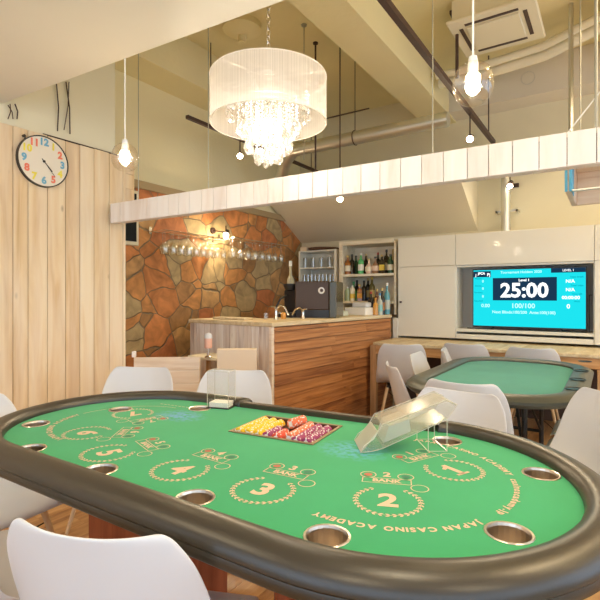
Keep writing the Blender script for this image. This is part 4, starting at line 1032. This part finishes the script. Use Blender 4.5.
for k_, (pp, up) in NUM.items():
    q = onz(pp[0], pp[1], ZF).xy
    if k_ == 7: q = Vector((-1.60, 1.22))
    ang = radians(up-90); o = q
    vs, fs = text_geo(str(k_), .085, .003); put(vs, fs, o, ang, s=1.1)
    if k_ == 1:
        put([Vector((-.004, .033, 0)), Vector((-.024, .020, 0)), Vector((-.020, .011, 0)), Vector((-.004, .017, 0))], [(0, 1, 2, 3)], o, ang)
        put([Vector((-.022, -.035, 0)), Vector((.022, -.035, 0)), Vector((.022, -.026, 0)), Vector((-.022, -.026, 0))], [(0, 1, 2, 3)], o, ang)
    # laurel: two rows of leaves
    for i in range(-13, 14):
        a = -pi/2+i*radians(11.3)
        for rr, tilt in ((.070, .45), (.078, -.45)):
            cx_, cy_ = rr*cos(a), rr*sin(a); ta = a+(pi/2 if i >= 0 else -pi/2)+tilt*(1 if i >= 0 else -1)*-1
            l_, w_ = .0115, .0036
            leaf = [Vector((cx_+u*cos(ta)-v*sin(ta), cy_+u*sin(ta)+v*cos(ta), 0)) for u, v in ((-l_*.5, 0), (0, -w_*.8), (l_*.6, 0), (0, w_*.8))]
            put(leaf, [(0, 1, 2, 3)], o, ang)
    ring((0, 0), .074, .0014, o, ang, a0=-pi/2-2.5, a1=-pi/2+2.5)
    # bank box
    bx, by, bw, bh = -.005, .118, .062, .017
    for (x0_, x1_, y0_, y1_) in ((-bw, bw, -bh, -bh+lw), (-bw, bw, bh-lw, bh), (-bw, -bw+lw, -bh, bh), (bw-lw, bw, -bh, bh)):
        put([Vector((bx+x0_, by+y0_, 0)), Vector((bx+x1_, by+y0_, 0)), Vector((bx+x1_, by+y1_, 0)), Vector((bx+x0_, by+y1_, 0))], [(0, 1, 2, 3)], o, ang)
    vs, fs = text_geo('BANK', .027, .0010); put([v+Vector((bx, by, 0)) for v in vs], fs, o, ang)
    vs, fs = text_geo(str(k_), .042, .0015); put([v+Vector((bx, by+.042, 0)) for v in vs], fs, o, ang)
    ring((bx-.048, by+.036), .02, lw, o, ang, fill=1); ring((bx+.048, by+.036), .02, lw, o, ang, fill=2)
    ring((.075, .085), .021, lw, o, ang)
    pr.build('place_marking', [M_print, M_red, M_dkgreen], tb); pr = MB()
# lettering along the ends (read from the dealer's side, tops outwards)
def along(txt, path_fn, s0, size, gap=.20):
    s = s0
    for ch_ in txt:
        if ch_ == ' ': s += size*.45; continue
        vs, fs = text_geo(ch_, size, size*.04); w_ = max(v.x for v in vs)-min(v.x for v in vs); p, nv = path_fn(s+w_/2)
        if p is None: return s
        put(vs, fs, Vector((p.x, p.y)), math.atan2(nv.y, nv.x)-pi/2)
        s += w_+size*gap
    return s
inner = capsule(-.135, n=60, ns=60)
K = len(inner)
# clockwise walk from the right end's far side; path as cumulative length
walk = [inner[i] for i in range(60, -1, -1)]+[inner[K-1-i] for i in range(0, 40)]
def mk(walk):
    cum = [0]
    for a, c in zip(walk[:-1], walk[1:]): cum.append(cum[-1]+(c[0]-a[0]).length)
    def fn(s):
        for i in range(len(cum)-1):
            if cum[i] <= s <= cum[i+1]:
                t = (s-cum[i])/max(1e-9, cum[i+1]-cum[i]); return walk[i][0].lerp(walk[i+1][0], t), walk[i][1].lerp(walk[i+1][1], t).normalized()
        return None, None
    return fn, cum[-1]
fn, tot = mk(walk)
s = along('JAPAN CASINO ACADEMY  casinoacademy.jp   ', fn, .0, .0245, .16)
s = along('JAPAN CASINO ACADEMY', fn, s+.028, .0245, .14)
# left end: from near-left round to far-left
i0 = 60+60+60   # end of left arc (near side)
lw_ = [inner[i] for i in range(60+60+60+2, 60+58, -1)]
fn2, tot2 = mk(lw_)
s = along('JAPAN CASINO ACADEMY', fn2, .03, .026, .10)
pts_ = [fn2(s+.015+.012*i) for i in range(60)]; pts_ = [q_ for q_ in pts_ if q_[0] is not None]
for a_, c_ in zip(pts_[:-1], pts_[1:]):
    vv = [a_[0]-a_[1]*.0015, a_[0]+a_[1]*.0015, c_[0]+c_[1]*.0015, c_[0]-c_[1]*.0015]; pr.add([Vector((q_.x, q_.y, ZF+.0008)) for q_ in vv], [(0, 1, 2, 3)])
lineP = [fn2(tot2*.08+(tot2*.15)*i/10)[0] for i in range(2)]
# thin far-left guide line
for i in range(40):
    p_, nv = fn2(.62+.0045*i)
    if p_ is None: break
# dotted line on far edge
fr = [far_at(x_)[0]+far_at(x_)[1]*-.11 for x_ in [-1.62+.02*i for i in range(14)]]
for a_, c_ in zip(fr[:-1], fr[1:]):
    put([Vector((-.007, -.002, 0)), Vector((.007, -.002, 0)), Vector((.007, .002, 0)), Vector((-.007, .002, 0))], [(0, 1, 2, 3)], a_, math.atan2(c_.y-a_.y, c_.x-a_.x))
pr.build('felt_lettering', [M_print, M_red, M_dkgreen], tb)

# chip tray
ta = math.atan2(tu.y, tu.x)
ct = thing('chip_tray', 'sunken dark chip tray with brass coloured frame in the green felt', 'chip tray', (tc_.x, tc_.y, ZF), ta)
b = MB(); fw = .012
for (x0_, x1_, y0_, y1_) in ((-tw-fw+.004, tw+fw-.004, -thh-fw+.004, -thh+.004), (-tw-fw+.004, tw+fw-.004, thh-.004, thh+fw-.004), (-tw-fw+.004, -tw+.004, -thh+.004, thh-.004), (tw-.004, tw+fw-.004, -thh+.004, thh-.004)):
    b.bbox(x0_, x1_, y0_, y1_, .0006, .004, .001)
b.build('frame', mat('tray_brass', (.26, .19, .10), .5, .2), ct)
NT = 8; pitch = 2*(tw-.006)/NT; RCH = .0178
b = MB()      # scalloped trough
vs = []; prof_ = []
for k_ in range(NT):
    cx_ = -tw+.006+pitch*(k_+.5)
    for j in range(9): a = pi+pi*j/8; prof_.append((cx_+(pitch/2-.0004)*cos(a), -.004+(pitch/2+.0008)*sin(a)))
vs = [(x_, -thh+.005, z_) for x_, z_ in prof_]+[(x_, thh-.005, z_) for x_, z_ in prof_]; m_ = len(prof_)
b.add(vs, [(i, i+1, m_+i+1, m_+i) for i in range(m_-1)]); b.box(-tw+.003, tw-.003, -thh+.001, thh-.001, -.032, -.026)
for s_ in (-1, 1): b.box(-tw+.003, tw-.003, s_*(thh-.003)-.0015, s_*(thh-.003)+.0015, -.03, .001)
b.build('tray_body', mat('tray_dark', (.13, .05, .03), .5), ct)
def chip_mesh(col, nm):
    b = MB(); n_ = 24; t = .0046; vs = []
    R = RCH
    key = 'chip_'+nm; m = MATS.get(key) or mat(key, col, .45)
    ringv = lambda r_, z_: [Vector((r_*cos(2*pi*i/n_), z_, r_*sin(2*pi*i/n_))) for i in range(n_)]
    rs = [ringv(R*.55, 0), ringv(R*.9, 0), ringv(R, .0006), ringv(R, t-.0006), ringv(R*.9, t), ringv(R*.55, t)]
    vs = [v for r_ in rs for v in r_]
    b.v += [tuple(v) for v in vs]
    for k_ in range(5):
        for i in range(n_):
            white = (i % 6 == 0)
            b.f.append((k_*n_+i, k_*n_+(i+1) % n_, (k_+1)*n_+(i+1) % n_, (k_+1)*n_+i)); b.m.append(1 if white else 0); b.r.append(.5)
    for base, fl in ((0, 0), (5*n_, 1)): b.f.append(tuple(range(base, base+n_)) if not fl else tuple(range(base, base+n_))[::-1]); b.m.append(1); b.r.append(.5)
    me = bpy.data.meshes.new('casino_chip'); me.from_pydata(b.v, [], b.f)
    for mm in (m, M_paper): me.materials.append(mm)
    for p, mi in zip(me.polygons, b.m): p.material_index = mi
    me.update(); return me
cmesh = {'yellow': chip_mesh((.90, .56, .01), 'yellow'), 'red': chip_mesh((.78, .10, .05), 'red'), 'orange': chip_mesh((.90, .22, .10), 'orange'), 'purple': chip_mesh((.36, .05, .16), 'purple')}
rows = [(0, 'yellow', 34, 0, 'yellow casino chip in the left row of the chip tray'), (1, 'yellow', 34, 0, 'yellow casino chip in the second row of the tray'), (2, 'yellow', 32, 0, 'yellow casino chip in the third row of the tray'), (3, 'purple', 17, 0, 'purple casino chip in the row right of the yellow ones'),
        (4, 'red', 13, 0, 'red casino chip in the short middle row of the tray'), (5, 'orange', 32, 4, 'orange-red casino chip in the row left of the two purple rows'), (6, 'purple', 34, 0, 'purple casino chip in the second row from the tray right end'), (7, 'purple', 33, 0, 'purple casino chip in the last row at the right end')]
RM = Matrix.Rotation(ta, 3, 'Z')
for (r_, c_, n_, off_, lab) in rows:
    for k_ in range(n_):
        lx = -tw+.006+pitch*(r_+.5); ly = -thh+.008+(k_+off_)*.0052
        v = RM @ Vector((lx, ly, -.003))
        o = bpy.data.objects.new('casino_chip', cmesh[c_]); COL.objects.link(o)
        o.location = (tc_.x+v.x, tc_.y+v.y, ZF+v.z); o.rotation_euler = (0, random.random()*6, ta)
        o['label'] = lab; o['category'] = 'casino chip'; o['group'] = '%s chips in tray row %s' % (c_, ['one', 'two', 'three', 'four', 'five', 'six', 'seven', 'eight'][r_])
for k_ in range(11):       # loose bundle lying across the rows
    v = RM @ Vector((-tw+.006+pitch*4.05+k_*.0018, .025+k_*.0062, .0125+k_*.0002)); o = bpy.data.objects.new('casino_chip', cmesh['orange']); COL.objects.link(o)
    o.location = (tc_.x+v.x, tc_.y+v.y, ZF+v.z-.0005); o.rotation_euler = (0, random.random()*6, ta-.30)
    tag(o, 'orange-red casino chip in the loose stack lying across the tray rows', 'casino chip', 'loose orange chips lying across the tray')

# card shoe (clear acrylic)
nose = onz(357, 447, ZF); rear = onz(432, 446, ZF); axd = Vector((rear.x-nose.x, rear.y-nose.y, 0)); 
sa = math.atan2(axd.y, axd.x)
sa = math.atan2(1.50-1.32, -.40+.655)
shoe = thing('card_shoe', 'clear acrylic card dealing shoe propped up on the felt', 'card shoe', (nose.x, nose.y, ZF+.002), sa)
SL, SW = .335, .062
def plate(b, pts, th, ax_=1):
    """plate from side outline (x,z) at y position"""
    pass
def sidew(y0, y1, m, name, pts):
    b = MB(); k_ = len(pts); vs = [(p[0], y0, p[1]) for p in pts]+[(p[0], y1, p[1]) for p in pts]
    b.add(vs, [tuple(range(k_)), tuple(range(k_, 2*k_))[::-1]]+[(i, k_+i, k_+(i+1) % k_, (i+1) % k_) for i in range(k_)]); return b.build(name, m, shoe)
outl = [(0, .001), (.013, .022), (.040, .040), (.066, .085), (.262, .158), (.294, .142), (.262, .098), (.066, .012), (.035, .004)]
for y_ in (-SW, SW-.004): sidew(y_, y_+.004, M_shoe, 'side_wall', outl)
sidew(-SW+.0045, SW-.0045, M_acryl_edge, 'front_plate', [(.001, .0015), (.052, .062), (.056, .060), (.006, .0015)])
sidew(-SW+.0045, SW-.0045, M_milk, 'lid', [(.067, .082), (.262, .1545), (.263, .1515), (.068, .079)])
sidew(-SW+.0045, SW-.0045, M_milk, 'bottom_plate', [(.068, .0165), (.260, .1015), (.261, .0985), (.069, .0135)])
sidew(-SW+.0045, SW-.0045, M_milk, 'rear_plate', [(.265, .153), (.292, .141), (.290, .1375), (.265, .149)])
def rim(pts, y_):
    b = MB(); b.tube([(p[0], y_, p[1]) for p in pts], .0012, 5, closed=True); b.build('edge', M_acryl_edge, shoe)
rim(outl, -SW+.0); rim(outl, SW)
sidew(-SW+.01, SW-.01, mat('card_roller', (.60, .60, .56), .5), 'card_wedge', [(.072, .026), (.088, .076), (.15, .098), (.155, .060)])
b = MB()
for y_ in (-SW, SW-.003):
    b.tube([(.205, y_, .076), (.205, y_, .0025), (.262, y_, .0025), (.262, y_, .10)], .0014, 6)
b.tube([(.205, -SW, .0025), (.205, SW-.003, .0025)], .0014, 6); b.tube([(.262, -SW, .0025), (.262, SW-.003, .0025)], .0014, 6)
b.build('support_leg', M_acryl_edge, shoe)
# discard holder
q = onz(225, 407.5, ZF)
dh = thing('discard_holder', 'tall clear acrylic discard tray holding a low pile of white cards', 'card holder', (q.x-.02, q.y-.0, ZF), .3)
b = MB(); w_, d_, h_ = .048, .035, .155
b.box(-w_, w_, -d_, -d_+.003, .004, h_); b.box(-w_, w_, d_-.003, d_, .004, h_); b.box(-w_, -w_+.003, -d_+.003, d_-.003, .004, h_); b.box(w_-.003, w_, -d_+.003, d_-.003, .004, h_)
b.build('walls', M_acryl, dh)
b = MB()
for x_, y_ in ((-w_, -d_), (w_, -d_), (w_, d_), (-w_, d_)): b.cyl((x_, y_, .004), (x_, y_, h_), .0013, n=6)
b.tube([(-w_, -d_, h_), (w_, -d_, h_), (w_, d_, h_), (-w_, d_, h_)], .0013, 6, closed=True); b.build('edges', M_acryl_edge, dh)
b = MB(); b.bbox(-w_-.004, w_+.004, -d_-.004, d_+.004, .0008, .004, .001); b.build('base', M_blackplastic, dh)
b = MB()
for k_ in range(5): b.box(-w_+.006, w_-.006-.001*(k_ % 2), -d_+.005, d_-.005, .0045+k_*.004, .0045+k_*.004+.0036)
tag(b.build('card_pile', M_paper, loc=(q.x-.02, q.y, ZF), rz=.3), 'low pile of white playing cards inside the discard tray', 'playing cards')

# ================================================================== SECOND TABLE
t2 = thing('poker_table', 'teal felt poker table with dark rail and black folding legs', 'table', (0, 0, 0))
Z2 = .745
def soct(cx_, cy_, hx, hy, ch_, n=8):
    """rounded rectangle with large corners, anticlockwise points"""
    out = []
    for (sx_, sy_, a0) in ((1, -1, -pi/2), (1, 1, 0), (-1, 1, pi/2), (-1, -1, pi)):
        for i in range(n+1):
            a = a0+pi/2*i/n; nv = Vector((cos(a), sin(a)))
            out.append((Vector((cx_+sx_*(hx-ch_), cy_+sy_*(hy-ch_)))+nv*ch_, nv))
    return out
cxx, cyy = -.585, 3.34
base2 = soct(cxx, cyy, .36, .71, .26)
sweep(base2, [(0, .728), (.004, .742), (.02, .752), (.06, .757), (.10, .748), (.123, .730), (.122, .715), (.10, .695), (.03, .69), (0, .70)], closed=True).build('padded_rail', M_vinyl2, t2, smooth=1)
b = MB(); P_ = [(p.x+n_.x*.002, p.y+n_.y*.002) for p, n_ in base2]; b.prism(P_, .705, .731); b.build('felt_top', M_felt2, t2)
for (sx_, sy_) in ((577, 361), (581, 370.5), (573, 379), (556, 387)):
    q = onz(sx_, sy_, .757)
    X_ = min(max(q.x, -.17), -.165); b = MB(); b.lathe([(.046, .7575), (.046, .760), (.041, .760), (.038, .756), (0, .7565)], n=24, o=(X_, q.y, 0)); b.build('cup_holder', M_blackplastic, t2, smooth=1)
for yy in (2.95, 3.72):
    b = MB()
    for s_ in (-1, 1):
        b.tube([(cxx+s_*.17, yy, .70), (cxx+s_*.17, yy, .02)], .016, 8); b.tube([(cxx+s_*.17, yy, .30), (cxx+s_*.08, yy+(.25 if yy < 3.2 else -.25), .66)], .009, 8)
    b.tube([(cxx-.17, yy, .30), (cxx+.17, yy, .30)], .011, 8); b.tube([(cxx-.2, yy, .016), (cxx+.2, yy, .016)], .015, 8)
    b.build('folding_leg', M_black, t2, smooth=1)

# ================================================================== CHAIRS
def make_chair():
    t = thing('shell_chair', 'white moulded shell chair', 'chair')
    # profile (y, z, halfwidth, curl) from front lip to back top
    pf = [(.225, .425, .170, .0), (.215, .440, .195, .004), (.17, .445, .215, .012), (.10, .437, .228, .022), (.02, .430, .235, .034), (-.06, .430, .237, .05), (-.12, .445, .236, .065), (-.165, .485, .235, .072), (-.19, .54, .231, .07), (-.205, .60, .226, .062), (-.218, .66, .224, .054), (-.23, .71, .215, .046), (-.24, .752, .205, .040), (-.248, .785, .184, .036), (-.253, .803, .172, .034), (-.256, .814, .150, .033)]
    nu = 16; vs = []; k_ = len(pf)
    for i, (y, z, w, c) in enumerate(pf):
        a = Vector(pf[max(i-1, 0)][:2]); d = Vector(pf[min(i+1, k_-1)][:2]); tg = (d-a).normalized(); nrm = Vector((tg.y, -tg.x))   # towards sitter
        if nrm.y < 0 and i < 4: nrm = -nrm
        if i >= 4 and nrm.x < 0: nrm = -nrm
        for j in range(nu+1):
            u = -1+2*j/nu; cu = c*abs(u)**2.2
            vs.append((u*w, y+nrm.x*cu, z+nrm.y*cu))
    fs = [(i*(nu+1)+j, i*(nu+1)+j+1, (i+1)*(nu+1)+j+1, (i+1)*(nu+1)+j) for i in range(k_-1) for j in range(nu)]
    b = MB(); b.add(vs, fs); sh_ = b.build('seat_shell', M_white, t, smooth=2)
    m = sh_.modifiers.new('thickness', 'SOLIDIFY'); m.thickness = .007; m.offset = 0
    m = sh_.modifiers.new('smooth', 'SUBSURF'); m.levels = 1; m.render_levels = 2
    for sx_, sy_ in ((-1, 1), (1, 1), (-1, -1), (1, -1)):
        b = MB(); b.cyl((sx_*.13, sy_*.11-.01, .40), (sx_*.215, sy_*.20-.01, .0), .014, .010, 12); b.build('leg', M_leg, t, smooth=1)
    b = MB(); b.bbox(-.14, .14, -.13, .11, .395, .412, .004)
    for sx_, sy_ in ((-1, 1), (1, -1)): b.tube([(sx_*.145, sy_*.125-.01, .33), (-sx_*.19, -sy_*.17-.01, .12)], .003, 6); b.tube([(sx_*.19, sy_*.17-.01, .12), (-sx_*.145, -sy_*.125-.01, .33)], .003, 6)
    for sx_ in (-1, 1): b.tube([(sx_*.155, .13, .28), (sx_*.155, -.15, .28)], .003, 6)
    b.build('wire_brace', M_black, t)
    return t
chair0 = make_chair(); used = [False]
def chair_back(x, y, ang_deg, label, zt_=.815, d=None, group=None):
    """place so that the backrest's top centre is at pixel (x,y); ang = heading of sitter (deg from +X)"""
    d = d or FPX*(CH-zt_)/(y-HY); r = (x-300)/FPX; q = (FW+RT*r)*d
    a = radians(ang_deg)-pi/2
    off = Matrix.Rotation(a, 2) @ Vector((0, -.256))
    place(q.x-off.x, q.y-off.y, a, label, group)
def place(X, Y, a, label, group=None):
    if not used[0]:
        used[0] = True; chair0.location = (X, Y, 0); chair0.rotation_euler.z = a; chair0['label'] = label; chair0['group'] = group or 'white shell chairs'
    else: dup(chair0, (X, Y, 0), a, label, group or 'white shell chairs')
G1 = 'white shell chairs around the green table'; G2 = 'white shell chairs around the teal table'
place(-.900, .735, radians(21), 'white shell chair in the foreground seen from behind, nearest the camera', G1)
place(-2.03, .90, radians(-84), 'white shell chair whose seat tucks under the left end of the green table', G1)
place(-1.50, .645, radians(8), 'white shell chair with only its seat showing in the bottom left corner', G1)
chair_back(144, 367, 296, 'white shell chair behind the far left rail in front of the low plank screen', group=G1)
chair_back(237, 370, 298, 'white shell chair behind the clear discard tray in front of the bar', group=G1)
chair_back(462, 391, 264, 'white shell chair facing the camera right behind the card shoe', group=G1)
place(.22, 1.75, radians(150), 'white shell chair low at the right end of the green table by the picture edge', G1)
chair_back(616, 391, 222, 'white shell chair turned side on beyond the right rail of the green table', group=G1, d=2.1)
place(.36, .86, radians(80), 'white shell chair under the near right end of the green table', G1)
chair_back(460, 385, 90, 'grey shaded shell chair tucked under the near end of the teal table', d=2.37, group=G2)
chair_back(387, 365, 33, 'shell chair seen side on at the left of the teal table', group=G2, d=3.0)
chair_back(402, 344, 112, 'grey shaded shell chair pulled up to the timber counter beside its wooden leg', group='grey shaded shell chairs at the timber counter', d=4.25)
chair_back(412, 355, 5, 'cream shell chair at the middle of the teal table left side', group=G2, d=3.58)
chair_back(441, 349, 14, 'cream shell chair behind the far left corner of the teal table', group=G2, d=3.85)
chair_back(463, 345, 92, 'grey shaded shell chair at the counter below the left end of the television', group='grey shaded shell chairs at the timber counter', d=4.28)
chair_back(531, 348.5, 92, 'shell chair at the counter below the middle of the television', group='grey shaded shell chairs at the timber counter', d=3.95)
place(-.08, 2.84, radians(88), 'shell chair pushed in at the near right side of the teal table', G2)
place(-.08, 3.31, radians(90), 'shell chair with its seat under the middle of the teal table right side', G2)
place(.0, 3.79, radians(95), 'shell chair at the far right side of the teal table by the picture edge', G2)

# ================================================================== LIGHT, WORLD, CAMERA
w = bpy.data.worlds.new('daylight'); SC.world = w; w.use_nodes = True
bg = w.node_tree.nodes['Background']; bg.inputs[0].default_value = (.62, .79, 1.0, 1); bg.inputs[1].default_value = 2.0
# unseen ceiling lamps, added to fill the room with more light
def fill_downlight(X, Y, Z, e, lab, size=.06):
    t = thing('fill_downlight', lab, 'fill_downlight', (X, Y, Z))
    MB().lathe([(.05, 0), (.06, 0), (.06, -.006), (.05, -.01)], n=24).build('bezel', M_white, t, smooth=1)
    MB().lathe([(0, -.002), (.049, -.002)], n=24).build('lens', M_spotglow, t)
    add_light('fill_downlight_lamp', 'POINT', (0, 0, -.06), e*.45, size=size, parent=t)
for i, (X, Y) in enumerate(((-2.0, -.3), (-.3, -.5), (1.2, .2), (-.2, .75))): fill_downlight(X, Y, 2.399, 14, 'added unseen fill lamp in the loft underside behind the camera, ' + ['by the plank wall', 'in the middle', 'towards the windows', 'above the table edge'][i])
for i, (X, Y) in enumerate(((1.3, 2.4), (1.3, 4.3))): fill_downlight(X, Y, ZC-.001, 95, 'added unseen fill lamp in the high ceiling, ' + ['nearest the loft', 'farthest from the loft', 'before the television'][i])

cam = bpy.data.cameras.new('camera'); co = bpy.data.objects.new('camera', cam); COL.objects.link(co)
cam.sensor_width = 36; cam.lens = 36*FPX/600; cam.shift_y = -(300-HY)/600; cam.clip_start = .02
co.location = (0, 0, CH); co.rotation_euler = (pi/2, 0, AZ)
SC.camera = co
SC.view_settings.view_transform = 'Standard'; SC.view_settings.look = 'None'; SC.view_settings.gamma = 1; SC.view_settings.exposure = 0.52
try:
    SC.cycles.use_denoising = True; SC.cycles.max_bounces = 10; SC.cycles.transparent_max_bounces = 24; SC.cycles.sample_clamp_indirect = 6
except Exception: pass
